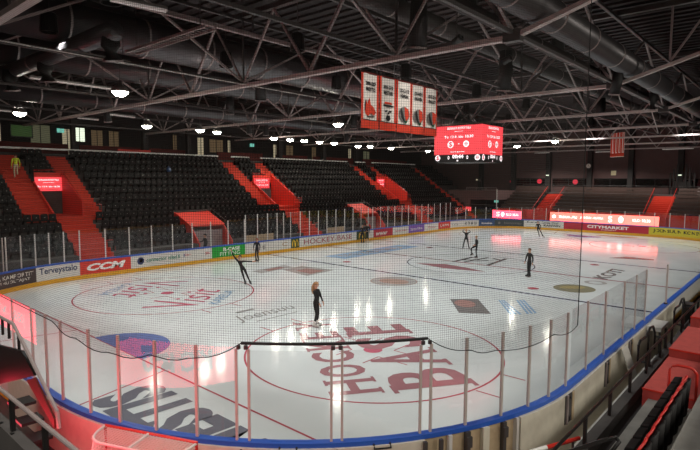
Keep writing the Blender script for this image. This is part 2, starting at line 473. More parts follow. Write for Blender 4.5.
paint('ice_logo', 'paint_ltblue', strips, label='pale blue slanted stripes of a faded logo')
paint('ice_logo', 'paint_maroon', lambda m, z: quad(m, [(-3.0, 27.4), (-0.3, 26.85), (2.57, 27.5), (1.0, 28.1), (-1.1, 28.5)], z), label='long dark red pointed shape at the centre circle')
def strokes(m, z):
    for a, b, w_ in (((-1.25, 29.8), (-1.3, 33.0), 0.3), ((-0.6, 30.2), (-0.3, 33.6), 0.25), ((1.4, 30.0), (1.0, 34.0), 0.3), ((-1.2, 31.2), (0.4, 32.2), 0.3), ((.2, 33.4), (1.0, 33.0), .3)): seg(m, a, b, w_, z)
paint('ice_logo', 'paint_dark', strokes, z=TZ, label='dark grey block letters across the centre line')
paint('ice_logo', 'paint_ltblue', lambda m, z: quad(m, [(-10.2, 25.3), (-8.05, 25.35), (-8.1, 35.5), (-10.2, 35.3)], z), label='long pale blue band beside the far long boards')
wr('ice_lettering', 'paint_wash', 'ITO KOTIMAA', (-8.5, 26.2), (0, 8.2), (-1.2, 0), 0.03, z=TZ + 0.002)
paint('ice_logo', 'paint_faded', lambda m, z: quad(m, [(-8.0, 18.9), (-5.1, 18.5), (-5.3, 21.2), (-8.1, 20.9)], z), label='grey and red rectangle logo')
paint('ice_logo', 'paint_rust', lambda m, z: quad(m, [(-7.0, 19.3), (-5.4, 19.1), (-5.6, 20.6), (-7.1, 20.4)], z + 0.002))
paint('ice_logo', 'paint_wash', lambda m, z: quad(m, [(-9.0, 17.2), (-7.9, 17.1), (-8.2, 20.2), (-9.3, 20.3)], z))
paint('ice_logo', 'paint_rust', lambda m, z: quad(m, [(-8.8, 18.0), (-8.2, 18.0), (-8.4, 19.6), (-9.0, 19.6)], z + 0.002))
paint('ice_logo', 'paint_olive', lambda m, z: disc(m, 8.72, 26.0, 1.1, 1.2, z), label='olive brown round logo')
paint('ice_logo', 'paint_gold', lambda m, z: (disc(m, 8.55, 26.2, 0.75, 0.4, z + 0.002, rot=0.8)))
wr('ice_lettering', 'paint_dark', 'KOTI', (9.35, 30.0), (0, 4.6), (-0.95, 0), 0.04, 0.2, 'black letters painted near the bench side boards')
paint('ice_logo', 'paint_wash', lambda m, z: circ(m, 9.1, 28.6, 0.5, 0.25, z))
paint('ice_logo', 'paint_dark', lambda m, z: quad(m, [(6.74, 39.86), (9.73, 41.0), (9.6, 41.5), (7.6, 41.7)], z), label='dark wedge beyond the far blue line')
paint('ice_logo', 'paint_rust', lambda m, z: disc(m, 2.8, 57.6, 2.2, 0.5, z))

# ------------------------------------------------------------------ room shell
mb = MB(); mb.box(-35, 30, 71, 71.4, -0.1, 14); tag(mb.build('wall_back', 'wall_grey'), kind='structure')
mb = MB(); mb.box(-35.3, -35, -14, 71.4, -0.1, 14); tag(mb.build('wall_left', 'wall_dark'), kind='structure')
mb = MB(); mb.box(30, 30.3, -14, 71.4, -0.1, 14); tag(mb.build('wall_right', 'wall_dark'), kind='structure')
mb = MB(); mb.box(-35.3, 30.3, -14.3, -14, -0.1, 14); tag(mb.build('wall_front', 'wall_dark'), kind='structure')
mb = MB()
mb.box(-35.3, 30.3, -14.3, 71.4, 13.4, 13.7)
for i in range(0, 130):            # corrugated deck underside
    y = -13.5 + i * 0.65; mb.box(-35, 30, y, y + 0.28, 13.3, 13.42)
tag(mb.build('ceiling', 'roof'), kind='structure')
mb = MB(); mb.box(-31.8, -31.5, -14, 71, 7.9, 13.3); tag(mb.build('wall_concourse', 'wall_dark'), kind='structure')
# pillars and dark glazing on the back wall
for i, x in enumerate((-20.2, -15.0, -9.8, -4.2, 0.8, 6.3, 12.0)):
    mb = MB(); mb.box(x - 0.3, x + 0.3, 70.4, 71, -0.05, 13.3)
    tag(mb.build('trim_%d' % (i + 1), 'pillar_dark'), kind='structure')
for i, (a, b) in enumerate(((-14.6, -10.3), (-9.3, -4.7), (-3.7, 0.4), (1.3, 5.9), (6.8, 11.6))):
    fr = MB(); fr.box(a, b, 70.9, 71, 5.25, 6.35); wo = tag(fr.build('window_%d' % (i + 1), 'wall_dark'), kind='structure')
    pn = MB(); pn.box(a + 0.06, b - 0.06, 70.86, 70.9, 5.32, 6.28); pn.build('pane', 'window_dark', wo)
    dv = MB(); dv.box((a + b) / 2 - 0.03, (a + b) / 2 + 0.03, 70.83, 70.86, 5.3, 6.3); dv.build('window_frame', 'wall_dark', wo)
# ------------------------------------------------------------------ boards, glass and posts
def boards(name, label, s0, s1, breaks=()):
    t = thing(name, label, 'rink boards', ring((s0 + s1) / 2)[0])
    m = MB(); sweep(m, s0, s1, [(0.0, 0.22), (0.0, 1.08), (0.06, 1.08), (0.06, 0.22)]); m.build('board_panel', 'board_white', t)
    m = MB(); sweep(m, s0, s1, [(-0.035, 1.06), (-0.035, 1.15), (0.13, 1.15), (0.13, 1.06)]); m.build('cap_rail', 'cap_blue', t)
    m = MB(); sweep(m, s0, s1, [(-0.012, 0.005), (-0.012, 0.25), (0.06, 0.25), (0.06, 0.005)]); m.build('kick_plate', 'kick_yellow', t)
    return t
def post(t, s, z1, z0=1.15, w=0.06, m='post_white', foot=False):
    p, n = ring(s, 0.05); tg = Vector((-n.y, n.x, 0)); b = MB()
    b.obox(p - tg * w / 2 - n * 0.03 + Vector((0, 0, z0)), tg * w, n * 0.045, (0, 0, z1 - z0))
    o = b.build('glass_post', m, t)
    return o
def pane(t, s0, s1, z1, z0=1.15):
    b = MB(); sweep(b, s0 + 0.03, s1 - 0.03, [(0.044, z0), (0.044, z1), (0.056, z1), (0.056, z0)], 0.4)
    return b.build('glass_pane', 'glass', t)
def advert(t, s0, s1, m, label, parts=()):
    b = MB(); sweep(b, s0, s1, [(-0.006, 0.255), (-0.006, 1.06), (0.0, 1.06), (0.0, 0.255)])
    o = b.build('advert_panel', m, t); o['label'] = label
    for fn, mm in parts:
        q_ = MB(); fn(q_); q_.build('lettering', mm, o)
    return o
IN = -0.009
def T(txt, s0, s1, z0, z1, bold=0.02, shear=0.0):
    return lambda q_: ring_text(q_, txt, s0, s1, z0, z1, IN, bold, shear)
def blob(s, z, r, n=16, r2=None):
    r2 = r2 or r
    def fn(q_):
        vs = []
        for i in range(n):
            p, _ = ring(s + r * math.cos(2 * PI * i / n), IN); vs.append((p.x, p.y, z + r2 * math.sin(2 * PI * i / n)))
        q_.add(vs, [tuple(range(n))])
    return fn
def rect(s0, s1, z0, z1):
    def fn(q_):
        a, b = ring(s0, IN)[0], ring(s1, IN)[0]
        q_.add([(a.x, a.y, z0), (b.x, b.y, z0), (b.x, b.y, z1), (a.x, a.y, z1)], [(0, 1, 2, 3)])
    return fn
def arches(s0, s1, z0, z1):
    """twin golden arches"""
    def fn(q_):
        w = (s1 - s0) / 2
        for k in range(2):
            c0 = s0 + w * (k + 0.5); pts_o = []; pts_i = []
            for i in range(13):
                a = PI - PI * i / 12
                pts_o.append((c0 + w * 0.5 * math.cos(a), z0 + (z1 - z0) * math.sin(a) ** 0.7))
                pts_i.append((c0 + w * 0.26 * math.cos(a), z0 + (z1 - z0) * 0.86 * math.sin(a) ** 0.7))
            vs = []; fs = []
            for (a1, b1), (a2, b2) in zip(pts_o, pts_i):
                p1 = ring(a1, IN)[0]; p2 = ring(a2, IN)[0]; vs += [(p1.x, p1.y, b1), (p2.x, p2.y, b2)]
            for i in range(12): fs.append((2 * i, 2 * i + 2, 2 * i + 3, 2 * i + 1))
            q_.add(vs, fs)
    return fn
# --- long side below the seats
bl = boards('rink_boards', 'long white advertising boards with tall glass in front of the black seats', -4.4, 43.0)
advert(bl, -6.3, -2.59, 'ad_brown', 'dark brown advert panel with two lines of pale capitals', [(T('TILAA KAMPORTIT', -5.7, -2.75, 0.7, 0.92), 'banner_white'), (T('OVIHUOLTAJAT', -5.2, -2.95, 0.42, 0.62), 'banner_white')])
advert(bl, -2.59, -0.05, 'board_white', 'white advert panel with a navy blue name', [(T('Terveystalo', -2.4, -0.2, 0.5, 0.98, 0.02), 'ink_navy')])
advert(bl, -0.05, 3.09, 'ad_red', 'bright red advert panel with wide white italic letters', [(T('CCM', 0.35, 2.75, 0.44, 0.88, 0.05, 0.25), 'white')])
advert(bl, 3.09, 9.19, 'board_white', 'long white advert panel with a round blue emblem and blue green lettering', [(blob(3.75, 0.68, 0.24), 'ink_navy'), (blob(3.78, 0.7, 0.12), 'board_white'), (T('connector oiled.fi', 4.15, 6.6, 0.56, 0.84, 0.02), 'ink_green'), (T('Op~', 6.95, 7.5, 0.62, 0.82), 'ad_crimson'), (rect(6.9, 6.96, 0.6, 0.84), 'ink_blue'), (T('2b', 8.6, 9.0, 0.6, 0.78), 'ad_crimson')])
advert(bl, 9.19, 12.2, 'ad_green', 'bright green advert panel with two lines of white capitals', [(T('R-CASE', 10.2, 11.7, 0.68, 0.95, 0.03), 'white'), (T('FITTING', 9.9, 11.7, 0.35, 0.62, 0.0), 'white')])
advert(bl, 12.2, 17.0, 'board_white', 'plain white advert panel with a small tan emblem', [(T('ti', 13.9, 14.2, 0.45, 0.85), 'ink_grey'), (T('C', 16.0, 16.6, 0.5, 0.85), 'wood_tan')])
advert(bl, 17.0, 17.96, 'ad_forest', 'small dark green advert panel with a yellow arched letter before the serif name', [(arches(17.12, 17.84, 0.36, 0.95), 'ink_yellow')])
advert(bl, 17.96, 25.5, 'board_white', 'white advert panel with thin dark red serif capitals', [(T('HOCKEY-BASE', 18.5, 24.8, 0.42, 0.88, 0.0), 'ink_red')])
advert(bl, 25.5, 27.3, 'ad_forest', 'dark green advert panel with a yellow arched letter next to the open bench door', [(arches(25.8, 26.9, 0.36, 0.95), 'ink_yellow')])
advert(bl, 28.1, 31.3, 'ad_crimson', 'red advert panel with pale slanted marks', [(T('www', 28.5, 30.4, 0.4, 0.75, 0.03, 0.3), 'banner_white')])
advert(bl, 31.3, 34.2, 'board_white', 'white advert panel beside the purple one', [(T('Nordic green', 31.7, 33.9, 0.5, 0.75), 'ad_crimson')])
advert(bl, 34.2, 37.3, 'ad_purple', 'purple advert panel', [(T('Savon Ultra', 34.6, 36.9, 0.5, 0.8), 'banner_white')])
advert(bl, 37.3, 40.3, 'board_white', 'pale advert panel between the purple and the rust ones', [(T('Trico', 38.0, 39.6, 0.5, 0.75), 'ad_crimson')])
advert(bl, 40.3, 43.0, 'ad_red', 'small rust red advert panel', [(T('LAPPI', 40.7, 42.6, 0.5, 0.8), 'banner_white')])
sl = [-4.3, -3.4, -2.55, -1.75, -0.9, 0.0] + [0.0 + 1.525 * i for i in range(1, 9)]
for a, b in zip(sl, sl[1:]): pane(bl, a, b, 2.95)
for s in sl: post(bl, s, 2.95)
sh = [12.3, 13.47, 14.5, 15.5, 16.2, 17.0, 18.1, 19.2, 20.3, 21.4, 22.6, 23.8, 25.0, 26.2, 27.3]
sh2 = [28.0, 29.3, 30.5, 31.7, 33.0, 34.2, 35.5, 36.8, 38.1, 39.4, 40.7, 42.0, 43.0]
for lst in (sh, sh2):
    for a, b in zip(lst, lst[1:]): pane(bl, a, b, 3.3)
    for s in lst: post(bl, s, 3.3, w=0.06)
# --- far end
bf = boards('rink_boards', 'white advertising boards with low glass across the end under the red screens', 43.0, 43.0 + 2 * ARC + 11.5)
advert(bf, 43.0, 47.9, 'board_white', 'white advert panel with small dark marks at the curve', [(T('Cerca', 43.4, 44.6, 0.5, 0.75), 'ink_grey'), (T('KARTTA-MATKA', 45.6, 47.6, 0.45, 0.85, 0.02), 'ink_black')])
advert(bf, 47.9, 50.0, 'ad_blue', 'slate blue advert panel', [(T('linnake', 48.3, 49.7, 0.5, 0.75), 'banner_white')])
advert(bf, 50.0, 53.6, 'ad_dark', 'dark grey advert panel with faint lettering', [(blob(50.6, 0.65, 0.16), 'ink_grey'), (T('Rakennustoimisto', 51.2, 53.3, 0.5, 0.8), 'ink_grey')])
advert(bf, 53.6, 58.4, 'board_white', 'white advert panel with black capitals beside the crimson one', [(T('Eranteet Kartta Osat', 54.0, 57.8, 0.74, 0.98, 0.02), 'ink_black'), (T('KANWIN', 56.0, 58.0, 0.38, 0.66, 0.03), 'ink_black')])
advert(bf, 58.4, 67.5, 'ad_crimson', 'long crimson advert panel with wide white capitals', [(T('CITYMARKET', 61.1, 65.5, 0.56, 0.9, 0.03), 'white'), (T('JOENSUU', 62.6, 64.2, 0.36, 0.48, 0.02), 'white')])
advert(bf, 67.5, 43.0 + 2 * ARC + 11.5 - 2, 'ad_yellow', 'yellow advert panel with black capitals', [(T('JOENSUUN KONEVUOKRAUS', 67.9, 75.3, 0.45, 0.88, 0.04), 'ink_black')])
sf = [43.0 + (2 * ARC + 11.5) * i / 26 for i in range(27)]
for a, b in zip(sf, sf[1:]): pane(bf, a, b, 2.65)
for s in sf: post(bf, s, 2.65, w=0.055)
# --- bench side: glass only next to the near corner
s_r0 = 43.0 + 2 * ARC + 11.5; s_r1 = s_r0 + 43.0
br = boards('rink_boards', 'white boards along the bench side under the black handrail', s_r0, s_r1)
sr = [116.5, 117.9, 119.38, 121.36, 122.94, 124.2]
for a, b in zip(sr, sr[1:]): pane(br, a, b, 2.98)
for s in sr[:-1]: post(br, s, 2.98, m='post_steel', w=0.045)
m = MB(); sweep(m, s_r1 - 12.4, s_r1, [(0.13, -0.05), (0.13, 1.06), (0.2, 1.06), (0.2, -0.05)]); m.build('outer_cover', 'board_outer', br)
for s in (124.55, 121.5, 119.0):
    p, n = ring(s, 0.2); tg = Vector((-n.y, n.x, 0)); b = MB()
    b.obox(p - tg * 0.26 + Vector((0, 0, 0.36)), tg * 0.52, n * 0.012, (0, 0, 0.7)); k = b.build('access_slot', 'concrete_dark', br)
    b = MB(); b.obox(p - tg * 0.2 + n * 0.012 + Vector((0, 0, 0.36)), tg * 0.06, n * 0.03, (0, 0, 0.7)); b.build('post_foot', 'steel', k)
    b = MB(); b.obox(p + tg * 0.12 + n * 0.012 + Vector((0, 0, 0.36)), tg * 0.12, n * 0.015, (0, 0, 0.7)); b.build('slot_edge', 'wood_tan', k)
    b = MB()
    for zz in (0.46, 0.98): b.lathe((p.x, p.y, zz), [(0.045, 0.012), (0.045, 0.05)], 8, 'x')
    b.build('bolt', 'steel_dark', k)
# --- near end with both corners
s_n1 = TOT - 4.4
bn = boards('rink_boards', 'curved white boards with tall glass around the corner below the safety net', s_r1, s_n1)
NP = [124.42, 125.32, 126.14, 127.0, 127.94, 128.74, 128.96, 130.5, 130.7, 132.24, 132.48, 133.28, 134.18, 135.1, 136.0, 137.13, 138.0, 138.9, 140.3]
NP += [141.6, 142.9, 144.2, 145.5, 146.8, 148.1, 149.05 + .6, 151.0, 152.4, 153.8, 155.2, 156.6, s_n1 - 0.1]
gate = {128.74, 128.96, 130.5, 130.7, 132.24, 132.48}
for s in NP: post(bn, s, 2.92 if s in gate else 2.95, m='post_steel', w=0.045 if s in gate else 0.055)
ns = sorted(NP)
for a, b in zip(ns, ns[1:]):
    if b - a > 0.4: pane(bn, a, b, 2.9 if a in gate and b in gate else 2.95)
for a, b in ((128.74, 128.96), (130.5, 130.7), (132.24, 132.48)):
    p, n = ring((a + b) / 2, 0.05); bx = MB(); tg = Vector((-n.y, n.x, 0))
    for k in (-1, 1): bx.lathe((p.x + tg.x * 0.07 * k, p.y + tg.y * 0.07 * k, 2.92), [(0.04, 0), (0.04, 0.07), (0.02, 0.08)], 8)
    bx.build('gate_hinge', 'steel_dark', bn)
for s in (129.75, 131.5):                              # pull handles under the cap at the gate
    p, n = ring(s, 0.2); tg = Vector((-n.y, n.x, 0)); b = MB()
    b.tube([p - n * .08 - tg * .16 + Vector((0, 0, 1.08)), p - tg * .16 + Vector((0, 0, 1.02)), p + tg * .16 + Vector((0, 0, 1.02)), p - n * .08 + tg * .16 + Vector((0, 0, 1.08))], 0.02, 6)
    b.build('gate_handle', 'black_paint', bn)
# outer side of the corner: smooth cover, then bare studs with tan backing, then smooth panel
m = MB(); sweep(m, 124.2, 126.55, [(0.13, -0.05), (0.13, 1.06), (0.2, 1.06), (0.2, -0.05)]); m.build('outer_cover', 'board_outer', bn)
m = MB(); sweep(m, 128.9, 140.5, [(0.13, -0.05), (0.13, 1.06), (0.18, 1.06), (0.18, -0.05)]); m.build('outer_cover', 'board_outer', bn)
m = MB(); sweep(m, 126.55, 128.9, [(0.065, 0.3), (0.065, 1.06), (0.085, 1.06), (0.085, 0.3)]); m.build('plywood_backing', 'wood_tan', bn)
for s, w, mm in ((126.62, 0.07, 'post_white'), (127.0, 0.09, 'steel_dark'), (127.5, 0.16, 'board_outer'), (127.94, 0.1, 'steel_dark'), (128.35, 0.07, 'post_white')):
    p, n = ring(s, 0.08); tg = Vector((-n.y, n.x, 0)); b = MB()
    b.obox(p - tg * w / 2 + Vector((0, 0, -0.05)), tg * w, n * 0.1, (0, 0, 1.11)); b.build('stud', mm, bn)
for s in (127.05, 127.98):
    p, n = ring(s, 0.18); tg = Vector((-n.y, n.x, 0)); b = MB()
    b.obox(p - tg * 0.02 + Vector((0, 0, 0.75)), tg * 0.12, n * 0.05, (0, 0, 0.22)); b.build('bracket', 'steel_dark', bn)
for s in (128.62, 128.95):                              # gate ironwork at the hinge
    p, n = ring(s, 0.18); tg = Vector((-n.y, n.x, 0)); b = MB()
    b.obox(p + Vector((0, 0, 0.3)), tg * 0.07, n * 0.07, (0, 0, 0.75))
    for zz in (0.5, 0.75): b.obox(p - tg * .12 + n * .03 + Vector((0, 0, zz)), tg * 0.34, n * 0.06, (0, 0, 0.05))
    b.build('gate_ironwork', 'steel_dark', bn)
b = MB()
for s in (130.6, 132.36):
    p, n = ring(s, 0.185); tg = Vector((-n.y, n.x, 0)); b.obox(p - tg * .015 + Vector((0, 0, -.05)), tg * 0.03, n * 0.01, (0, 0, 1.1))
b.build('gate_seam', 'black_paint', bn)

# ------------------------------------------------------------------ safety net hung from the roof to the top of the near glass
nt_ = thing('safety_net', 'fine dark mesh safety net hanging from the roof above the near glass', 'net', ring(132, 0.1)[0] + Vector((0, 0, 2.9)))
n0, n1, ztop = 123.9, 145.0, 12.6
def slack(s):
    """height of the net's lower edge, sagging between its ties"""
    ties = [(123.9, 2.55), (125.3, 2.62), (127.3, 2.62), (127.9, 2.72), (128.85, 3.05), (132.36, 3.05), (133.34, 2.72), (134.2, 2.7), (135.22, 2.6), (136.3, 2.72), (137.3, 2.9), (145.0, 2.95)]
    for (a, za), (b, zb) in zip(ties, ties[1:]):
        if a <= s <= b:
            t = (s - a) / (b - a); d = 0.0 if (a == 128.85 or a == 137.3) else 0.1 * min(1, b - a)
            return za + (zb - za) * t - d * 4 * t * (1 - t)
    return 2.9
m = MB(); cell = 0.045; h = 0.0019
nv = int((n1 - n0) / cell); cols = []
for i in range(nv + 1):
    s = n0 + (n1 - n0) * i / nv; p, nn = ring(s, 0.1); tg = Vector((-nn.y, nn.x, 0)); zb = slack(s)
    a, b2 = p - tg * h, p + tg * h
    m.add([(a.x, a.y, zb), (b2.x, b2.y, zb), (b2.x, b2.y, ztop), (a.x, a.y, ztop)], [(0, 1, 2, 3)])
step = 0.6; nh = int((n1 - n0) / step); nz = int((ztop - 2.5) / cell)
for k in range(nz):
    zb = 2.5 + k * cell; run = []
    for i in range(nh + 1):
        s = n0 + (n1 - n0) * i / nh; p, _ = ring(s, 0.1); run.append((p, zb >= slack(s) - 0.01))
    vs = []; fs = []
    for p, ok in run: vs += [(p.x, p.y, zb - h), (p.x, p.y, zb + h)]
    for i in range(nh):
        if run[i][1] and run[i + 1][1]: fs.append((2 * i, 2 * i + 2, 2 * i + 3, 2 * i + 1))
    if fs: m.add(vs, fs)
m.build('netting', 'net_thread', nt_)
m = MB(); m.tube([ring(128.85 + (132.36 - 128.85) * i / 8, 0.1)[0] + Vector((0, 0, 3.05)) for i in range(9)], 0.028, 6); m.build('bottom_bar', 'net_rope', nt_)
m = MB(); m.tube([ring(n0 + (128.85 - n0) * i / 40, 0.1)[0] + Vector((0, 0, slack(n0 + (128.85 - n0) * i / 40))) for i in range(41)], 0.009, 5); m.build('edge_rope', 'net_rope', nt_)
m = MB(); m.tube([ring(132.36 + (n1 - 132.36) * i / 60, 0.1)[0] + Vector((0, 0, slack(132.36 + (n1 - 132.36) * i / 60))) for i in range(61)], 0.01, 5); m.build('edge_rope', 'net_rope', nt_)
p = ring(n0, 0.1)[0]; m = MB(); m.tube([p + Vector((0, 0, 2.55)), p + Vector((0, 0, ztop))], 0.012, 5); m.build('edge_rope', 'net_rope', nt_)
# ------------------------------------------------------------------ long seating stand beyond the far long boards
RX, RZ, DX, DZ = -16.2, 1.15, 0.87, 0.57
rowx = lambda i: RX - DX * i
rowz = lambda i: RZ + DZ * i
GROUPS = [dict(n='first', sl=(7.4, 9.0), vo=(9.0, 11.0), sr=(11.0, 12.4), lo=(9.2, 11.4)),
          dict(n='second', sl=(27.0, 28.5), vo=(28.5, 31.0), sr=(31.0, 32.4), lo=(28.8, 31.2)),
          dict(n='third', sl=(46.7, 48.2), vo=(48.2, 50.2), sr=(50.2, 51.6), lo=(48.3, 50.6))]
TUN = [(17.9, 21.0), (38.5, 41.1)]
m = MB()
for i in range(12):
    cuts = sorted([g['vo'] for g in GROUPS] if 4 <= i < 8 else (TUN if i < 4 else []))
    y = -4.0
    for a, b in cuts + [(67.0, 67.0)]:
        m.box(rowx(i + 1), rowx(i), y, a, -0.06, rowz(i)); y = b
for g in GROUPS: m.box(rowx(8), rowx(4), g['vo'][0], g['vo'][1], -0.06, rowz(4) - 0.02)
m.box(-31.5, rowx(12), -4, 67, 7.75, 7.95)
tag(m.build('floor_terrace', 'concrete_dark'), 'stepped dark concrete terrace under the black seats', 'floor', kind='structure')
m = MB(); m.box(RX, -W - 0.25, -4, 67, -0.06, 0.12); tag(m.build('floor_rinkside', 'concrete_dark'), kind='structure')
def stair(name, label, y0, y1, i0, i1, extra=0):
    t = thing(name, label, 'stairs', (rowx(i0), (y0 + y1) / 2, rowz(i0)))
    m = MB()
    for i in range(i0, i1):
        m.box(rowx(i) - DX, rowx(i) + .015, y0, y1, rowz(i) - DZ / 2 - .01, rowz(i) + 0.02)
        m.box(rowx(i) - DX, rowx(i) - DX / 2, y0, y1, rowz(i), rowz(i) + DZ / 2 + 0.02)
    for k in range(extra):                           # down to the rinkside floor
        z = RZ - 0.26 * (k + 1); m.box(rowx(i0), rowx(i0) + 0.32 * (k + 1), y0, y1, z - 0.2, z + 0.02)
    m.build('carpeted_steps', 'red_carpet', t)
    return t
def loop_rail(t, x, y0, y1, z, h=0.75, m_='red_tube'):
    b = MB(); b.tube([(x, y0, z), (x, y0, z + h), (x, y1, z + h), (x, y1, z)], 0.03, 6); b.build('guard_rail', m_, t)
for g in GROUPS:
    n = g['n']
    t = stair('stair_flight', 'red carpeted stairs climbing on the near side of the %s red passage' % n, *g['sl'], 4, 12)
    t = stair('stair_flight', 'red carpeted stairs climbing on the far side of the %s red passage' % n, *g['sr'], 4, 12)
    loop_rail(t, rowx(5) + .2, g['sr'][1] - 0.5, g['sr'][1] + .1, rowz(4))
    t = stair('stair_flight', 'short red stairs leading down from the %s red passage to the boards' % n, *g['lo'], 0, 4, 3)
    loop_rail(t, rowx(1), g['lo'][1] - .05, g['lo'][1] + .5, rowz(0))
    # passage (vomitory)
    a, b = g['vo']; hx_ = rowx(8); t = thing('vomitory', 'red walled passage opening between the %s pair of red stairs' % n, 'passage', (rowx(4), (a + b) / 2, rowz(4)))
    for y in (a, b - 0.1):
        q_ = MB(); q_.prism([(hx_ - 3, y, rowz(4)), (rowx(4), y, rowz(4)), (rowx(4), y, rowz(4) + (1.0 if y > a else .3)), (hx_, y, rowz(8) + (0.75 if y > a else .1)), (hx_ - 3, y, rowz(8) + (0.75 if y > a else .1))], (0, 0.1, 0)); q_.build('side_wall', 'red_wall', t)
    q_ = MB(); q_.box(hx_ - 0.12, hx_, a + .1, b - .1, 5.05, rowz(8) + 0.75); q_.build('header_wall', 'red_wall', t)
    q_ = MB(); q_.box(hx_ - 3.1, hx_ - 3, a, b, rowz(4), 6.0); q_.build('end_wall', 'red_wall', t)
    q_ = MB(); q_.box(hx_ - 3, rowx(4), a + .1, b - .1, rowz(4) - 0.02, rowz(4) + 0.02); q_.box(rowx(4), rowx(4) + .02, a + .05, b - .02, rowz(4) - .31, rowz(4) + .02); q_.build('carpet', 'red_carpet', t)
    q_ = MB(); q_.tube([(hx_, a + .05, rowz(8) + 0.9), (hx_, b - .05, rowz(8) + 0.95), (rowx(4), b - .05, rowz(4) + 1.05)], 0.025, 6); q_.build('hand_rail', 'red_tube', t)
    y0, y1 = (9.1, 10.9) if n == 'first' else (a + 0.25, b - 0.35)
    s_ = thing('led_screen', 'glowing red message screen on the header of the %s red passage' % n, 'screen', (hx_ + .03, (y0 + y1) / 2, 5.12))
    q_ = MB(); q_.box(hx_ + 0.001, hx_ + 0.06, y0, y1, 5.12, 6.12); q_.build('screen_face', 'led_screen', s_)
    q_ = MB(); xx = hx_ + 0.065
    for tx, z0, z1, e in (('SEURAAVA KOTIOTTELU', 5.86, 5.98, .12), ('Joensuu Areena', 5.7, 5.76, .3), ('To 12.9. klo 18.30', 5.38, 5.5, .08)):
        text(q_, tx, (xx, y0 + (y1 - y0) * e, z0), (0, (y1 - y0) * (1 - 2 * e), 0), (0, 0, z1 - z0), (0, 0, 0), 0.03)
    q_.build('lettering', 'led_text', s_)
m = stair('stair_flight', 'narrow red stairs at the far end of the black seating stand', 60.5, 61.9, 0, 12)
for k, (a, b) in enumerate(TUN):
    t = thing('tunnel_entrance', ['red sloping roofed tunnel entrance behind the person in black', 'red sloping roofed tunnel entrance by the open bench door'][k], 'tunnel', (rowx(1), (a + b) / 2, 0.1))
    q_ = MB(); q_.prism([(rowx(4) + .2, a, rowz(4) - .2), (rowx(1) - .2, a, rowz(1) + 0.6), (rowx(1) - .2, a, rowz(1) + .72), (rowx(4) + .2, a, rowz(4) - .08)], (0, b - a, 0)); q_.build('sloping_roof', 'red_wall', t)
    for y in (a, b - .1):
        q_ = MB(); q_.prism([(rowx(4), y, 0.1), (rowx(0), y, 0.1), (rowx(0), y, RZ), (rowx(1) - .2, y, rowz(1) + .6), (rowx(4), y, rowz(4) - .05)], (0, .1, 0)); q_.build('side_wall', 'red_wall', t)
    q_ = MB(); q_.box(rowx(1) - .5, rowx(1) - .4, a + .1, b - .1, 0.1, 2.0); q_.build('doorway', 'steel', t)
    q_ = MB(); q_.tube([(rowx(1), b - .05, rowz(1) + 1.0), (rowx(4), b - .05, rowz(4) + .4)], .025, 6); q_.build('hand_rail', 'steel_dark', t)
# white edge rail and red parapet on the concourse
for a, b in ((-4, 27.0), (28.6, 30.9), (32.4, 46.6), (48.2, 50.2), (51.6, 62.0)):
    k = [(-4, 27.0), (28.6, 30.9), (32.4, 46.6), (48.2, 50.2), (51.6, 62.0)].index((a, b))
    q_ = MB(); q_.box(-26.72, -26.62, a, b, 8.24, 8.38); o = q_.build('edge_rail', 'white')
    tag(o, 'white edge rail above the seats, %s stretch from the near end' % ordinal(k), 'rail', 'white rail along the concourse')
for k, (a, b) in enumerate(((-4, 13.4), (14.3, 24.6), (28.0, 34.0), (36.0, 41), (42, 50), (51.6, 62))):
    q_ = MB(); q_.box(-28.3, -28.2, a, b, 7.95, 8.85); o = q_.build('parapet', 'rubber_red_dark')
    tag(o, 'low dark red counter front on the concourse, %s piece from the near end' % ordinal(k), 'counter', 'red counters on the concourse')
q_ = MB(); q_.box(-27.2, -27.0, 17.0, 20.0, 7.95, 8.6); tag(q_.build('counter_top', 'red_wall'), 'bright red low counter above the white rail', 'counter')
doors = [(8.2, 9.5, 8.0, 10.5, 'lit_cream'), (11.6, 13.2, 8.3, 10.6, 'lit_olive'), (14.1, 15.0, 7.95, 10.4, 'lit_cream'), (15.1, 16.1, 9.3, 10.6, 'lit_white'), (16.6, 17.7, 8.3, 10.5, 'lit_tan'), (18.2, 19.2, 8.3, 10.5, 'lit_tan'),
         (24.8, 25.3, 8.5, 10.6, 'lit_tan'), (27.7, 28.5, 8.0, 10.5, 'lit_cream'), (29.2, 31.0, 8.9, 10.4, 'lit_tan'), (31.6, 32.0, 8.6, 10.4, 'lit_cream'), (38.3, 39.0, 7.95, 10.3, 'lit_cream'), (40.4, 41.6, 8.5, 10.3, 'lit_tan'), (44.9, 45.7, 8.5, 10.3, 'lit_tan'), (52.2, 52.8, 8.6, 10.4, 'lit_cream'), (55.5, 57.0, 8.6, 10.2, 'lit_olive')]
for k, (a, b, z0, z1, mm) in enumerate(doors):
    q_ = MB(); q_.box(-31.5, -31.42, a, b, z0, z1); o = tag(q_.build('window_%d' % (k + 11), 'wall_dark'), kind='structure')
    q_ = MB(); q_.box(-31.42, -31.4, a + .05, b - .05, z0 + .05, z1 - .05); q_.build('pane', mm, o)
    q_ = MB(); q_.box(-31.4, -31.37, (a + b) / 2 - .03, (a + b) / 2 + .03, z0, z1); q_.build('window_frame', 'wall_dark', o)
for k, (y, w) in enumerate(((13.6, .35), (19.8, .5), (24.3, .4), (36.0, .5), (43.2, .5), (49.5, .5))):
    q_ = MB(); q_.box(-27.9, -27.9 + w, y - w / 2, y + w / 2, 7.95, 13.3); tag(q_.build('trim_%d' % (k + 11), 'pillar_dark'), kind='structure')
t = thing('message_board', 'small dark green lit display above the near end concourse', 'sign', (-31.3, 11, 9.4))
q_ = MB(); q_.box(-31.4, -31.3, 10.2, 11.7, 9.5, 10.4); q_.build('display_face', 'sign_green', t)
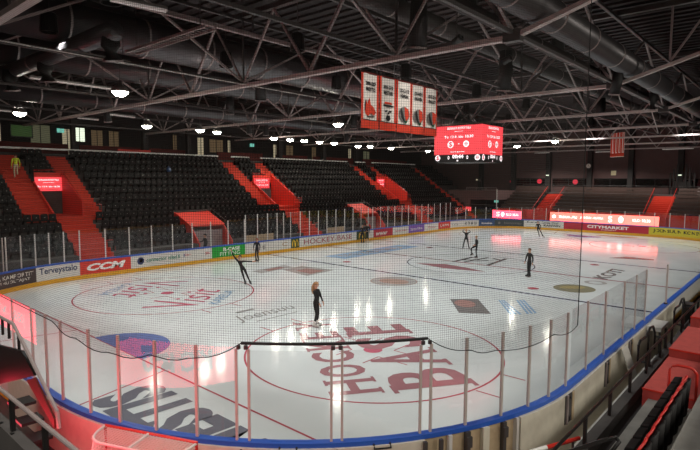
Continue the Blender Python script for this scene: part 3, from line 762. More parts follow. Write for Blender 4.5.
q_ = MB(); q_.box(-31.42, -31.32, 10.1, 11.8, 9.4, 10.5); q_.build('frame', 'black_paint', t)
for k, (y, z) in enumerate(((14.0, 10.2), (35.0, 10.0))):
    t = thing('exit_sign', ['green exit sign near the bright concourse window', 'pale green exit sign above the second pair of stairs'][k], 'sign', (-31.3, y, z))
    q_ = MB(); q_.box(-31.4, -31.3, y - .28, y + .28, z - .17, z + .17); q_.build('sign_face', 'sign_teal', t)
    q_ = MB(); q_.tube([(-31.28, y - .1, z - .1), (-31.28, y - .02, z), (-31.28, y + .02, z + .1)], .02, 5); q_.tube([(-31.28, y - .02, z), (-31.28, y + .08, z - .1)], .02, 5); q_.build('running_figure', 'white', t)

# ------------------------------------------------------------------ the black folding seats
def seat_mesh():
    b = MB()
    # backrest: curved shell, then folded pan and the two side brackets
    n = 6; vs = []; fs = []
    for i in range(n + 1):
        a = -1 + 2 * i / n; y = a * 0.215; bow = 0.035 * (1 - a * a)
        top = 0.84 - 0.03 * a ** 4
        for x, z in ((-bow - .02, 0.36), (-bow - .09, top), (-bow - .05, top), (-bow + .02, 0.36)): vs.append((x, y, z))
    for i in range(n):
        for k in range(4):
            k2 = (k + 1) % 4; fs.append((4 * i + k, 4 * i + k2, 4 * i + 4 + k2, 4 * i + 4 + k))
    fs += [(0, 3, 2, 1), (4 * n, 4 * n + 1, 4 * n + 2, 4 * n + 3)]
    b.add(vs, [f[::-1] for f in fs])
    b.prism([(0.04, -.2, .40), (0.09, -.2, .42), (0.055, -.2, .8), (0.0, -.2, .8)], (0, .4, 0))
    for y in (-.225, .205): b.box(-.1, .1, y, y + .02, .1, .46)
    b.cur = 1; b.box(.076, .086, -.03, .03, .60, .64)
    return b
sp_ = seat_mesh().build('folding_seat', ['seat_black', 'seat_tag'], origin=(0, 0, 0))
SEAT_ME = sp_.data; bpy.data.objects.remove(sp_)
seats = []
def row_seats(i, y0, y1, zone):
    n = int((y1 - y0) / 0.5)
    if n < 1: return
    o0 = y0 + ((y1 - y0) - n * 0.5) / 2 + 0.25
    for k in range(n): seats.append((rowx(i) - 0.55, o0 + 0.5 * k, rowz(i), i, k, zone))
for i in range(12):
    lo = i < 4; hi = i >= 8
    row_seats(i, 2.6, 9.1 if lo else 7.35, 'before the first red stairs')
    for gi, g in enumerate(GROUPS):
        nm = g['n']
        if hi: row_seats(i, g['vo'][0] + .05, g['vo'][1] - .05, 'above the %s red passage' % nm)
        nxt = GROUPS[gi + 1] if gi < 2 else None
        y0 = g['lo'][1] + .1 if lo else g['sr'][1] + .05
        y1 = (nxt['lo'][0] - .1 if lo else nxt['sl'][0] - .05) if nxt else 60.4
        if lo and gi < 2:
            a, b = TUN[gi]; row_seats(i, y0, a - .1, 'past the %s red stairs' % nm); row_seats(i, b + .1, y1, 'past the %s roofed tunnel' % ('first', 'second')[gi])
        else: row_seats(i, y0, y1, 'past the %s red stairs' % nm)
    if i >= 7: row_seats(i, 62.0, 66.5, 'past the narrow red stairs')
def dist(s): return (s[0] - cx) ** 2 + (s[1] - cy) ** 2 + (s[2] - cz) ** 2
def vis_key(s):
    # angle off the camera axis: seats outside the frame come last
    d = Vector((s[0] - cx, s[1] - cy, s[2] + .5 - cz)); z = d.dot(fw); x = d.dot(rx) / z * f
    return (0 if x > -352 else 1, d.length)
seats.sort(key=vis_key)
seats = [s for s in seats if vis_key(s)[0] == 0]
for x, y, z, i, k, zone in seats[:300]:
    o = bpy.data.objects.new('folding_seat', SEAT_ME); C.objects.link(o); o.location = (x, y, z)
    tag(o, 'black folding seat, %s along, %s row up, %s' % (ordinal(k), ordinal(i), zone), 'seat', 'black folding seats in the long stand')
vs = [v.co.copy() for v in SEAT_ME.vertices]; fs = [tuple(p.vertices) for p in SEAT_ME.polygons]; mi = [p.material_index for p in SEAT_ME.polygons]
m = MB()
for x, y, z, *_ in seats[300:]:
    m.add([(v.x + x, v.y + y, v.z + z) for v in vs], fs); m.m[-len(fs):] = mi
tag(m.build('folding_seat', ['seat_black', 'seat_tag']), 'remaining black folding seats filling the far blocks of the long stand', 'seats', kind='stuff')
t = thing('jacket', 'small blue jacket left on a black seat high up in the stand', 'jacket', (rowx(9) - .45, 20.3, rowz(9) + .45))
q_ = MB(); q_.lathe((rowx(9) - .45, 20.3, rowz(9) + .4), [(.16, 0), (.22, .1), (.17, .3), (.07, .42), (.03, .44)], 10); q_.build('folded_cloth', 'ad_blue', t)
# players' bench gear along the far boards
for k, (a, b) in enumerate(((21.6, 24.6), (31.2, 33.6))):
    t = thing('bench_shelter', ['tan wooden bench back behind the glass near the white panels', 'tan wooden bench back behind the glass by the serif lettered panel'][k], 'bench', (-15.3, (a + b) / 2, .12))
    q_ = MB(); q_.box(-15.5, -15.42, a, b, .8, 1.52); q_.build('backrest', 'wood_tan', t)
    q_ = MB(); q_.box(-15.42, -15.0, a, b, .5, .56); q_.build('seat', 'wood_tan', t)
    for y in (a + .2, b - .2):
        q_ = MB(); q_.box(-15.45, -15.05, y - .04, y + .04, .12, .5); q_.build('leg', 'steel_dark', t)

# ------------------------------------------------------------------ far end: low stand, red stairs, screens
FX = lambda j: 62.3 + 0.85 * j
FZ = lambda j: 2.0 + 0.4 * j
m = MB()
for j in range(7): m.box(-13.2, 13.5, FX(j), FX(j + 1) if j < 6 else 70.4, -0.06, FZ(j))
m.box(-13.2, 13.5, 62.2, 62.3, -.06, 2.0)
tag(m.build('floor_end_terrace', 'concrete_dark'), 'low stepped terrace at the far end', 'floor', kind='structure')
m = MB(); m.box(-13.2, 13.5, 62.12, 62.2, .1, 2.3); tag(m.build('wall_end_stand', 'red_wall'), 'front wall of the far end terrace, coloured for the red screen glow', 'wall', kind='structure')  # red glow of the screens put into the wall colour
m = MB(); m.box(-13.2, 13.5, 60.6, 62.2, -.06, .12); tag(m.build('floor_end', 'concrete_dark'), kind='structure')
fst = [(-8.5, -6.3), (4.3, 6.6)]
for k, (a, b) in enumerate(fst):
    t = thing('stair_flight', ['wide orange red stairs beside the two far red screens', 'wide orange red stairs past the end of the long far screen'][k], 'stairs', ((a + b) / 2, 62.3, 2))
    q_ = MB()
    for j in range(6):
        q_.box(a, b, FX(j) - .015, FX(j + 1), FZ(j) - .21, FZ(j) + .02); q_.box(a, b, FX(j) + .42, FX(j + 1), FZ(j), FZ(j) + .22)
    for j in range(3): q_.box(a, b, 62.3 - .28 * (j + 1), 62.3, .1, FZ(0) - .34 * (j + 1))
    q_.build('carpeted_steps', 'red_carpet', t)
    for x in (a, b):
        q_ = MB(); q_.tube([(x, 61.5, 1.3), (x, 62.4, 2.6), (x, 67.2, 5.2)], .03, 6); q_.build('hand_rail', 'red_tube', t)
    q_ = MB(); q_.box(b - .02, b + .06, 61.5, 62.3, .1, 2.0); q_.build('side_wall', 'red_wall', t)
spans = [(-13.1, -8.6), (-6.2, 4.2), (6.7, 13.4)]
for j in range(7):
    for k, (a, b) in enumerate(spans):
        t = thing('bench', 'brown slatted bench on the far end terrace, %s row up, %s section from the balcony' % (ordinal(j), ordinal(k)), 'bench', ((a + b) / 2, FX(j) + .5, FZ(j)), 'brown benches of the far end terrace')
        q_ = MB(); q_.box(a, b, FX(j) + .3, FX(j) + .62, FZ(j) + .38, FZ(j) + .43); q_.build('seat', 'bench_wood', t)
        q_ = MB(); q_.box(a, b, FX(j) + .66, FX(j) + .7, FZ(j) + .5, FZ(j) + .78); q_.build('backrest', 'bench_wood', t)
        n_ = max(2, int((b - a) / 2.2))
        for w in range(n_ + 1):
            x = a + .05 + (b - a - .1) * w / n_; q_ = MB(); q_.bar((x, FX(j) + .5, FZ(j)), (x, FX(j) + .5, FZ(j) + .38), .05); q_.box(x - .02, x + .02, FX(j) + .48, FX(j) + .68, FZ(j) + .34, FZ(j) + .38); q_.bar((x, FX(j) + .66, FZ(j)), (x, FX(j) + .66, FZ(j) + .75), .04); q_.build('leg', 'steel_dark', t)
t = thing('end_rail', 'thin grey rail along the top of the far end terrace', 'rail', (0, 69.2, FZ(6)))
q_ = MB(); q_.tube([(-13, 69.6, FZ(6) + 1.0), (13.4, 69.6, FZ(6) + 1.0)], .03, 6); q_.build('hand_rail', 'steel_dark', t)
for w in range(13):
    x = -13 + 2.2 * w; q_ = MB(); q_.tube([(x, 69.6, FZ(6)), (x, 69.6, FZ(6) + 1.0)], .025, 6); q_.build('rail_post', 'steel_dark', t)
def led_wall(name, label, a, b, y, z0, z1, face, sgn, txts, m_='led_far', mt='led_far_text', dep=.2, legs=True):
    t = thing(name, label, 'screen', ((a + b) / 2, y, z0))
    q_ = MB(); q_.box(a - .05, b + .05, y, y + dep * sgn, z0 - .05, z1 + .05); q_.build('cabinet', 'black_paint', t)
    q_ = MB(); q_.box(a, b, y - .02 * sgn, y, z0, z1); q_.build('screen_face', m_, t)
    for tx, s0, s1, e0, e1 in txts:
        q_ = MB(); x0 = a + (b - a) * s0; w = (b - a) * (s1 - s0)
        if tx == 'o':
            n_ = 18; q_.add([(x0 + w / 2 + w / 2 * math.cos(2 * PI * i / n_), y - .025 * sgn, z0 + (z1 - z0) * (e0 + e1) / 2 + (z1 - z0) * (e1 - e0) / 2 * math.sin(2 * PI * i / n_)) for i in range(n_)], [tuple(range(n_))]); q_.build('emblem', mt, t)
            continue
        if sgn > 0: text(q_, tx, (x0, y - .025, z0 + (z1 - z0) * e0), (w, 0, 0), (0, 0, (z1 - z0) * (e1 - e0)), (0, 0, 0), 0.03)
        else: text(q_, tx, (b - (b - a) * s0, y + .025, z0 + (z1 - z0) * e0), (-w, 0, 0), (0, 0, (z1 - z0) * (e1 - e0)), (0, 0, 0), 0.03)
        q_.build('lettering', mt, t)
    for x in (a + .3, (a + b) / 2, b - .3) if legs else ():
        q_ = MB(); q_.box(x - .04, x + .04, y + .05 * sgn, y + .15 * sgn, .12 if sgn > 0 else -.06, z0); q_.build('stand_leg', 'steel_dark', t)
    return t
led_wall('led_screen', 'long overexposed orange red screen above the crimson far boards', -5.8, 6.1, 61.2, 1.08, 2.14, 0, 1, [('o', .02, .06, .3, .7), ('SEURAAVA PELI', .09, .27, .35, .65), ('JOENSUU - IMATRA', .3, .52, .35, .65), ('S', .565, .6, .15, .85), ('o', .655, .7, .15, .85), ('KLO 18.30', .78, .93, .35, .65)])
led_wall('led_screen', 'shorter pink red screen left of the orange red far stairs'.replace('left of', 'between the balcony and'), -13.5, -9.5, 61.2, 1.05, 2.05, 0, 1, [('S', .13, .25, .2, .8), ('o', .3, .42, .2, .8), ('KLO 18.30', .48, .9, .35, .65)], 'led_near', 'led_far_text')
t = thing('led_screen', 'small red screen below the balcony at the end of the black stand', 'screen', (-17.6, 62.0, 1.5))
q_ = MB(); q_.box(-19.2, -17.2, 62.0, 62.15, 1.3, 2.3); q_.build('screen_face', 'led_screen', t)
q_ = MB(); text(q_, 'SISU', (-18.9, 61.99, 1.55), (1.4, 0, 0), (0, 0, .4), (0, 0, 0), .03); q_.build('lettering', 'led_text', t)
# balcony at the far corner
t = thing('balcony', 'dark grey camera balcony with rail at the far corner', 'balcony', (-18, 64, 0))
q_ = MB(); q_.box(-21.5, -13.9, 63.0, 69, 3.3, 4.6); q_.build('balcony_front', 'wall_grey', t)
q_ = MB(); q_.box(-21.5, -17.8, 63.0, 69, -.05, 3.3); q_.build('side_block', 'wall_grey', t)
q_ = MB(); q_.box(-17.8, -13.9, 67.5, 67.6, -.05, 3.3); q_.build('recess', 'black_paint', t)
q_ = MB(); q_.tube([(-13.8, 62.9, .1), (-13.8, 62.9, 4.8)], .06, 8); q_.build('pole', 'post_white', t)
q_ = MB()
q_.tube([(-18.5, 63.05, 5.0), (-13.9, 63.05, 5.0)], .03, 6); q_.tube([(-18.5, 63.05, 4.8), (-13.9, 63.05, 4.8)], .02, 6)
q_.build('hand_rail', 'steel', t)
for x in (-18.5, -17, -15.5, -13.9):
    q_ = MB(); q_.tube([(x, 63.05, 4.6), (x, 63.05, 5.0)], .025, 6); q_.build('rail_post', 'steel', t)
q_ = MB(); q_.box(-17.8, -13.9, 63.0, 63.1, 2.55, 2.65); q_.build('cross_bar', 'steel_dark', t)
t = thing('exit_sign', 'pale green exit sign in the dark recess under the balcony', 'sign', (-16, 67.4, 2.9))
q_ = MB(); q_.box(-16.3, -15.7, 67.35, 67.42, 2.8, 3.1); q_.build('sign_face', 'sign_teal', t)
q_ = MB(); q_.tube([(-16.05, 67.33, 2.85), (-16, 67.33, 2.95), (-15.95, 67.33, 3.05)], .02, 5); q_.build('running_figure', 'white', t)
t = thing('camera_stand', 'television camera on a tripod standing on the balcony', 'camera', (-17.2, 64, 4.6))
for a_ in (0, 2.1, 4.2):
    q_ = MB(); q_.tube([(-17.2, 64, 5.9), (-17.2 + .4 * math.cos(a_), 64 + .4 * math.sin(a_), 4.6)], .025, 6); q_.build('leg', 'black_paint', t)
q_ = MB(); q_.box(-17.4, -17.0, 63.7, 64.4, 5.9, 6.25); q_.build('camera_body', 'steel_dark', t)
q_ = MB(); q_.lathe((-17.2, 63.4, 6.08), [(.1, 0), (.08, .3)], 10, 'y'); q_.build('lens', 'lit_cream', t)
# clock, sign and lift tower on the back wall
t = thing('wall_clock', 'round pale clock on a dark wall pillar', 'clock', (-4.3, 70.35, 8.0))
q_ = MB(); q_.lathe((-4.3, 70.3, 8.0), [(.34, 0), (.34, .1)], 20, 'y'); q_.build('clock_case', 'steel_dark', t)
q_ = MB(); q_.lathe((-4.3, 70.27, 8.0), [(.3, 0), (.3, .04)], 20, 'y'); q_.build('clock_face', 'banner_white', t)
q_ = MB(); q_.bar((-4.3, 70.25, 8), (-4.3, 70.25, 8.22), .03); q_.bar((-4.3, 70.25, 8), (-4.15, 70.25, 7.93), .03); q_.build('clock_hand', 'ink_black', t)
t = thing('wall_sign', 'small square pale sign on the dark back wall', 'sign', (-1.3, 70.95, 7.0))
q_ = MB(); q_.box(-1.62, -1.0, 70.94, 71, 6.75, 7.35); q_.build('sign_face', 'cream', t)
q_ = MB(); q_.box(-1.66, -.96, 70.95, 71, 6.71, 7.39); q_.build('frame', 'steel_dark', t)
for x, z in ((-9.8, 6.7), (6.3, 6.7)):
    t = thing('emergency_light', ['small white emergency light on the pillar above the orange red stairs', 'small white emergency light on the pillar behind the lift tower'][x > 0], 'light', (x, 70.35, z))  # emergency lights fixed to the pillars
    q_ = MB(); q_.box(x - .2, x + .2, 70.3, 70.4, z, z + .12); q_.build('lens', 'lit_white', t); q_ = MB(); q_.box(x - .22, x + .22, 70.32, 70.4, z + .12, z + .17); q_.build('housing', 'steel_dark', t)
for k, (x, z) in enumerate(((-15.2, 5.85), (-11.1, 5.9), (-6.1, 5.85))):  # glowing discs added for red reflected glow on the glazing
    t = thing('red_glow_spot', 'small spot of red reflected glow on the dark glazing of the back wall, %s from the balcony' % ordinal(k), 'sign', (x, 70.8, z), 'red glow spots on the back wall')
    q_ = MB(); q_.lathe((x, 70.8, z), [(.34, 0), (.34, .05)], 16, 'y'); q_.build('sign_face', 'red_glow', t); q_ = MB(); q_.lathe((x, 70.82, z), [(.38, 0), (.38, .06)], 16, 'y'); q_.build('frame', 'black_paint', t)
t = thing('lift_tower', 'black stepped steel frame tower in front of the back wall', 'frame', (6.7, 69.6, FZ(6)))
for x, h in ((5.4, 7.0), (5.75, 7.5), (6.1, 8.1), (7.0, 8.1), (7.4, 7.6), (7.9, 7.0)):
    q_ = MB(); q_.bar((x, 70.0, FZ(6)), (x, 70.0, h), .16); q_.build('upright', 'black_paint', t)
for z in (5.0, 6.2, 6.9):
    q_ = MB(); q_.bar((5.3, 70.0, z), (8.0, 70.0, z), .08); q_.build('cross_bar', 'black_paint', t)
q_ = MB(); q_.box(5.8, 7.6, 70.1, 70.2, FZ(6), 6.0); q_.build('back_plate', 'wall_dark', t)
t = thing('cabinet', 'pale grey cabinet standing on top of the far end terrace', 'cabinet', (8.7, 69.9, FZ(6)))
q_ = MB(); q_.box(8.3, 9.0, 69.8, 70.3, FZ(6), 5.3); q_.build('body', 'steel', t); q_ = MB(); q_.box(8.34, 8.96, 69.77, 69.8, FZ(6) + .05, 5.25); q_.build('door', 'steel', t)
STAND = 2200
SEATL = 330
FLOOD = 985
# ------------------------------------------------------------------ near end: screen facing the ice, stair, handrail, goal cage
led_wall('led_screen', 'black backed red screen facing the ice behind the near corner glass', -6.0, 2.0, -0.9, 1.32, 2.36, 0, -1, [('S', .02, .05, .15, .85), ('JOENSUU - IMATRA', .1, .45, .3, .7), ('SEURAAVA PELI', .58, .86, .3, .7), ('S', .93, .97, .15, .85)], 'led_near', 'led_text')
led_wall('led_screen', 'red screen mounted on the ice side of the grey kerb below the near handrail', 6.9, 11.9, -1.93, 1.0, 2.28, 0, -1, [('S', .08, .14, .2, .8), ('KLO 18.30', .3, .8, .3, .7)], 'led_near', 'led_text', .045, False)
for x in (7.4, 11.4):
    q_ = MB(); q_.box(x - .03, x + .03, -1.972, -1.94, -.06, 1.0); q_.build('stand_leg', 'steel_dark', bpy.data.objects['led_screen.007'])
t = thing('guard_stair', 'black sided access stair with red lit handrail at the near corner', 'stairs', (8, -1.6, 0))
q_ = MB(); q_.prism([(5.2, -1.55, 2.95), (7.4, -1.55, 3.02), (8.7, -1.55, 3.2), (9.3, -1.55, 2.93), (7.3, -1.55, 2.25), (5.2, -1.55, 1.6)], (0, .05, 0)); q_.build('black_panel', 'black_paint', t)
q_ = MB()
for k in range(3): q_.box(8.0 + .36 * k, 8.36 + .36 * k, -1.6, -1.25, 2.1 - .2 * k, 2.15 - .2 * k)
q_.build('treads', 'black_paint', t)
q_ = MB(); q_.tube([(5.2, -1.5, 3.55), (8.2, -1.5, 3.56), (8.6, -1.5, 3.35), (10.05, -1.5, 2.55), (10.1, -1.5, 2.3)], .03, 6); q_.build('hand_rail', 'steel', t)
for x, z in ((7.6, 3.55), (7.95, 3.55), (8.45, 3.4), (8.9, 3.18)):
    q_ = MB(); q_.tube([(x, -1.5, z - .3), (x, -1.5, z)], .025, 6); q_.build('rail_post', 'black_paint', t)
q_ = MB(); q_.prism([(9.3, -1.55, 2.9), (10.05, -1.55, 2.45), (10.05, -1.55, 2.3), (8.9, -1.55, 2.75)], (0, .03, 0)); q_.build('side_panel', 'red_dark', t)
t = thing('hand_rail', 'dark handrail on a grey kerb along the front of the near stand', 'rail', (11, -2.05, 1.2))
q_ = MB(); q_.tube([(5, -2.05, 2.86), (13.6, -2.05, 2.92)], .03, 8); q_.build('top_rail', 'steel', t)
for x in (7.3, 8.6, 9.9, 11.2, 12.5):
    q_ = MB(); q_.box(x - .03, x + .03, -2.08, -2.02, 2.3, 2.88); q_.build('rail_post', 'black_paint', t)
q_ = MB(); q_.box(5, 13.6, -2.13, -1.98, 1.2, 2.4); q_.build('kerb', 'concrete_dark', t)
for x in (9.5, 10.0, 10.8, 11.6):
    q_ = MB(); q_.lathe((x, -2.09, 2.4), [(.02, 0), (.03, .015)], 8); q_.build('bolt', 'black_paint', t)
m = MB(); m.box(5, 15.0, -6, -2.14, 1.0, 1.6); tag(m.build('floor_near_stand', 'floor_dark'), kind='structure')
t = thing('hand_rail', 'short black handrail low in the near stand below the grey kerb', 'rail', (11.5, -2.6, 1.6))
q_ = MB(); q_.tube([(9.6, -2.6, 2.62), (12.2, -2.6, 2.68), (13.2, -2.6, 2.2)], .03, 6); q_.build('top_rail', 'rail_black', t)
for x in (10.2, 12.0):
    q_ = MB(); q_.tube([(x, -2.6, 1.6), (x, -2.6, 2.62)], .025, 6); q_.build('rail_post', 'rail_black', t)
# stored goal cage just outside the corner boards
GA, GB = Vector((8.56, -.155, 0)), Vector((10.44, .63, 0)); gd = (GB - GA).normalized(); gn = Vector((gd.y, -gd.x, 0))
G0 = -0.05; GH = 1.37
t = thing('goal_cage', 'red framed ice hockey goal stored against the outside of the curved boards', 'goal', (GA + GB) / 2 + Vector((0, 0, G0)))
q_ = MB(); q_.tube([GA + Vector((0, 0, G0)), GA + Vector((0, 0, GH)), GB + Vector((0, 0, GH)), GB + Vector((0, 0, G0))], .035, 8); q_.build('goal_frame', 'red_tube', t)
L_ = (GB - GA).length
def gpt(u, d, z): return GA + gd * u + gn * d + Vector((0, 0, z))
arc_t = [gpt(0, 0, GH)] + [gpt(.42 - .42 * math.cos(a), .55 * math.sin(a) ** .8, GH - .02) for a in [PI / 2 * k / 6 for k in range(1, 7)]] + [gpt(L_ - .42 + .42 * math.sin(a), .55 * math.cos(a) ** .8, GH - .02) for a in [PI / 2 * k / 6 for k in range(7)]]
q_ = MB(); q_.tube(arc_t, .025, 8); q_.build('top_frame', 'net_white', t)
arc_b = [gpt(0, 0, G0 + .03)] + [gpt(.6 - .6 * math.cos(a), 1.1 * math.sin(a) ** .8, G0 + .03) for a in [PI / 2 * k / 6 for k in range(1, 7)]] + [gpt(L_ - .6 + .6 * math.sin(a), 1.1 * math.cos(a) ** .8, G0 + .03) for a in [PI / 2 * k / 6 for k in range(7)]]
q_ = MB(); q_.tube(arc_b, .03, 8); q_.build('base_frame', 'net_white', t)
def lerp_path(pts, n):
    out = []
    for i in range(n + 1):
        t_ = i / n * (len(pts) - 1); k = min(int(t_), len(pts) - 2); out.append(pts[k].lerp(pts[k + 1], t_ - k))
    return out
pa, pb = lerp_path(arc_t, 44), lerp_path(arc_b, 44)
q_ = MB()
for a, b in zip(pa, pb): q_.bar(a, b, .006)
for k in range(1, 20):
    pts = [a.lerp(b, k / 20) for a, b in zip(pa, pb)]
    for a, b in zip(pts[::2], pts[2::2]): q_.bar(a, b, .006)
for k in range(1, 30):
    u = L_ * k / 30; dmax = .52 if .3 < u < L_ - .3 else .4
    q_.bar(gpt(u, 0, GH), gpt(u, dmax, GH - .02), .006)
for k in range(1, 9): q_.bar(gpt(.12, .06 * k, GH - .01), gpt(L_ - .12, .06 * k, GH - .01), .006)
q_.build('goal_net', 'net_white', t)
q_ = MB(); q_.bar(gpt(L_ / 2, 0, GH), gpt(L_ / 2, .55, GH - .02), .04); q_.bar(gpt(L_ / 2, .55, GH), gpt(L_ / 2, 1.1, G0), .035); q_.build('centre_brace', 'net_white', t)
q_ = MB(); q_.box(GA.x - .3, GA.x - .22, GA.y - .4, GA.y - .3, 0, 1.2)
# lamp-free red wash on the outside boards comes from the near screen

# ------------------------------------------------------------------ bench side: rail, kerb, walkway, concrete terrace, seats
t = thing('hand_rail', 'long black handrail on a grey kerb behind the bench side boards', 'rail', (15.55, 15, 0))
q_ = MB(); q_.tube([(15.55, 1.5, 1.7), (15.55, 40, 1.6)], .03, 8); q_.build('top_rail', 'rail_black', t)
y = 2.4
while y < 38:
    q_ = MB(); q_.box(15.52, 15.58, y - .03, y + .03, 1.12, 1.68); q_.build('rail_post', 'rail_black', t); y += 1.62
q_ = MB(); q_.box(15.45, 15.66, 1.0, 40, -.05, 1.16); q_.build('kerb', 'concrete_dark', t)
m = MB(); m.box(15.66, 16.02, 1.0, 40, -.05, .92); tag(m.build('floor_walkway', 'floor_dark'), 'walkway beside the handrail, darkened for its shade', 'floor', kind='structure')  # dark floor colour stands for the shade between kerb and concrete
m = MB(); m.box(16.02, 17.05, -1, 40, -.05, 1.28); m.box(17.05, 17.95, -1, 40, -.05, 1.9); m.box(17.95, 22, -1, 40, -.05, 2.6)
tag(m.build('floor_bench_terrace', 'concrete'), 'pale concrete terrace steps on the bench side', 'floor', kind='structure')
# long white bench and floor between the boards and the kerb
t = thing('bench', 'long cream bench top between the boards and the black handrail', 'bench', (15.1, 10, 0))
q_ = MB(); q_.box(14.98, 15.3, 6.5, 14.6, .40, .46); q_.build('seat', 'board_white', t)
for k in range(6):
    q_ = MB(); q_.box(15.0, 15.28, 6.7 + 1.5 * k, 6.78 + 1.5 * k, -.05, .4); q_.build('leg', 'steel_dark', t)
m = MB(); m.box(14.46, 15.45, 1.0, 40, -.05, .03); tag(m.build('floor_bench', 'board_outer'), kind='structure')
t = thing('panel', 'loose white panel leaning beside the boards on the bench side', 'panel', (14.75, 12.8, 0))
q_ = MB(); q_.obox((14.55, 12.1, 1.2), (.04, .5, -.02), (.32, .25, -1.12), (.03, -.02, .02)); q_.build('sheet', 'board_white', t); q_ = MB(); q_.obox((14.54, 12.08, 1.19), (.04, .54, -.02), (.01, .01, -.04), (.04, -.02, .03)); q_.build('edge_strip', 'cream', t)
t = thing('table', 'white topped officials table against the blue capped boards', 'table', (14.85, 16.9, 0))
q_ = MB(); q_.box(14.48, 14.92, 15.7, 16.9, .96, 1.1); q_.build('table_top', 'board_white', t)
for x, y in ((14.54, 15.8), (14.86, 15.8), (14.54, 16.8), (14.86, 16.8)):
    q_ = MB(); q_.box(x - .03, x + .03, y - .03, y + .03, .03, .96); q_.build('leg', 'steel_dark', t)
t = thing('glass_post', 'single free standing steel glass post where the corner glass ends', 'post', (14.33, 19.6, 1.15))
q_ = MB(); q_.box(14.3, 14.36, 19.6, 19.66, 1.15, 2.75); q_.build('upright', 'post_steel', t); q_ = MB(); q_.box(14.27, 14.39, 19.56, 19.7, 1.15, 1.2); q_.build('foot', 'steel_dark', t)
def bent_rail(label, y, x):
    t = thing('tube_rail', label, 'rail', (x, y, .9))
    q_ = MB(); q_.tube([(15.5, y, 1.25), (x, y, 1.25), (x, y, 1.68), (x, y + .2, 1.76), (x, y + .9, 1.72), (x, y + 1.3, 1.88), (x, y + 1.7, 1.84), (x, y + 2.1, 1.45), (15.5, y + 2.1, 1.45)], .035, 8); q_.build('bent_tube', 'rail_black', t)
    for a in (0, 2.1):
        q_ = MB(); q_.box(15.46, 15.52, y + a - .05, y + a + .05, 1.16, 1.55); q_.build('bracket', 'rail_black', t)
bent_rail('black bent tube rail beside the white topped table', 11.1, 15.22)
bent_rail('black bent tube rail beside the black round bin', 16.0, 15.22)
t = thing('bin', 'black round bin standing behind the bench side boards', 'bin', (15.1, 19.6, .03))
q_ = MB(); q_.lathe((15.1, 19.6, .03), [(.16, 0), (.19, .1), (.21, 1.22), (.23, 1.25), (.23, 1.3), (.2, 1.3), (.18, 1.2)], 16); q_.build('body', 'black_paint', t); q_ = MB(); q_.lathe((15.1, 19.6, 1.28), [(.235, 0), (.245, .02), (.235, .05)], 16); q_.build('rim', 'steel_dark', t)
t = thing('barrier_pole', 'red and white barrier pole beside the curved boards', 'pole', (15, 5.6, .4))
q_ = MB(); q_.tube([(14.62, 4.6, 1.0), (15.3, 6.15, 1.0)], .04, 8); q_.build('red_tube', 'red_tube', t); q_ = MB(); q_.tube([(14.78, 4.96, 1.0), (14.95, 5.35, 1.0)], .042, 8); q_.build('white_band', 'white', t)
for a in (0.1, .9):
    q_ = MB(); q_.tube([(14.62 + .68 * a, 4.6 + 1.55 * a, -.04), (14.62 + .68 * a, 4.6 + 1.55 * a, 1.0)], .025, 6); q_.build('leg', 'steel_dark', t)
t = thing('loop_rail', 'black looped handrail end at the foot of the concrete terrace', 'rail', (16.1, 4.2, 1.28))
q_ = MB(); q_.tube([(15.75, 3.2, 1.95), (16.2, 4.35, 1.95), (16.32, 4.62, 1.94), (16.38, 4.58, 1.9), (16.3, 4.2, 1.75), (16.1, 3.5, 1.65)], .035, 8); q_.build('bent_tube', 'rail_black', t)
q_ = MB(); q_.tube([(16.1, 3.7, 1.28), (16.1, 3.7, 1.68)], .025, 6); q_.build('rail_post', 'rail_black', t)
for k, (y0, z) in enumerate(((8.46, 1.49), (11.3, 1.70), (14.5, 1.92))):
    t = thing('carpeted_step', 'red carpeted step on the bench side terrace, %s one behind the seats' % ordinal(k), 'step', (16.4, y0 + 1.4, 1.28))
    q_ = MB(); q_.box(15.9, 16.98, y0, y0 + (2.8 if k < 2 else 3.2), .9, z); q_.build('step_block', 'carpet_dull', t)
    q_ = MB(); q_.box(15.89, 16.97, y0 - .012, y0, z - .03, z + .006); q_.build('nosing', 'red_wall', t)
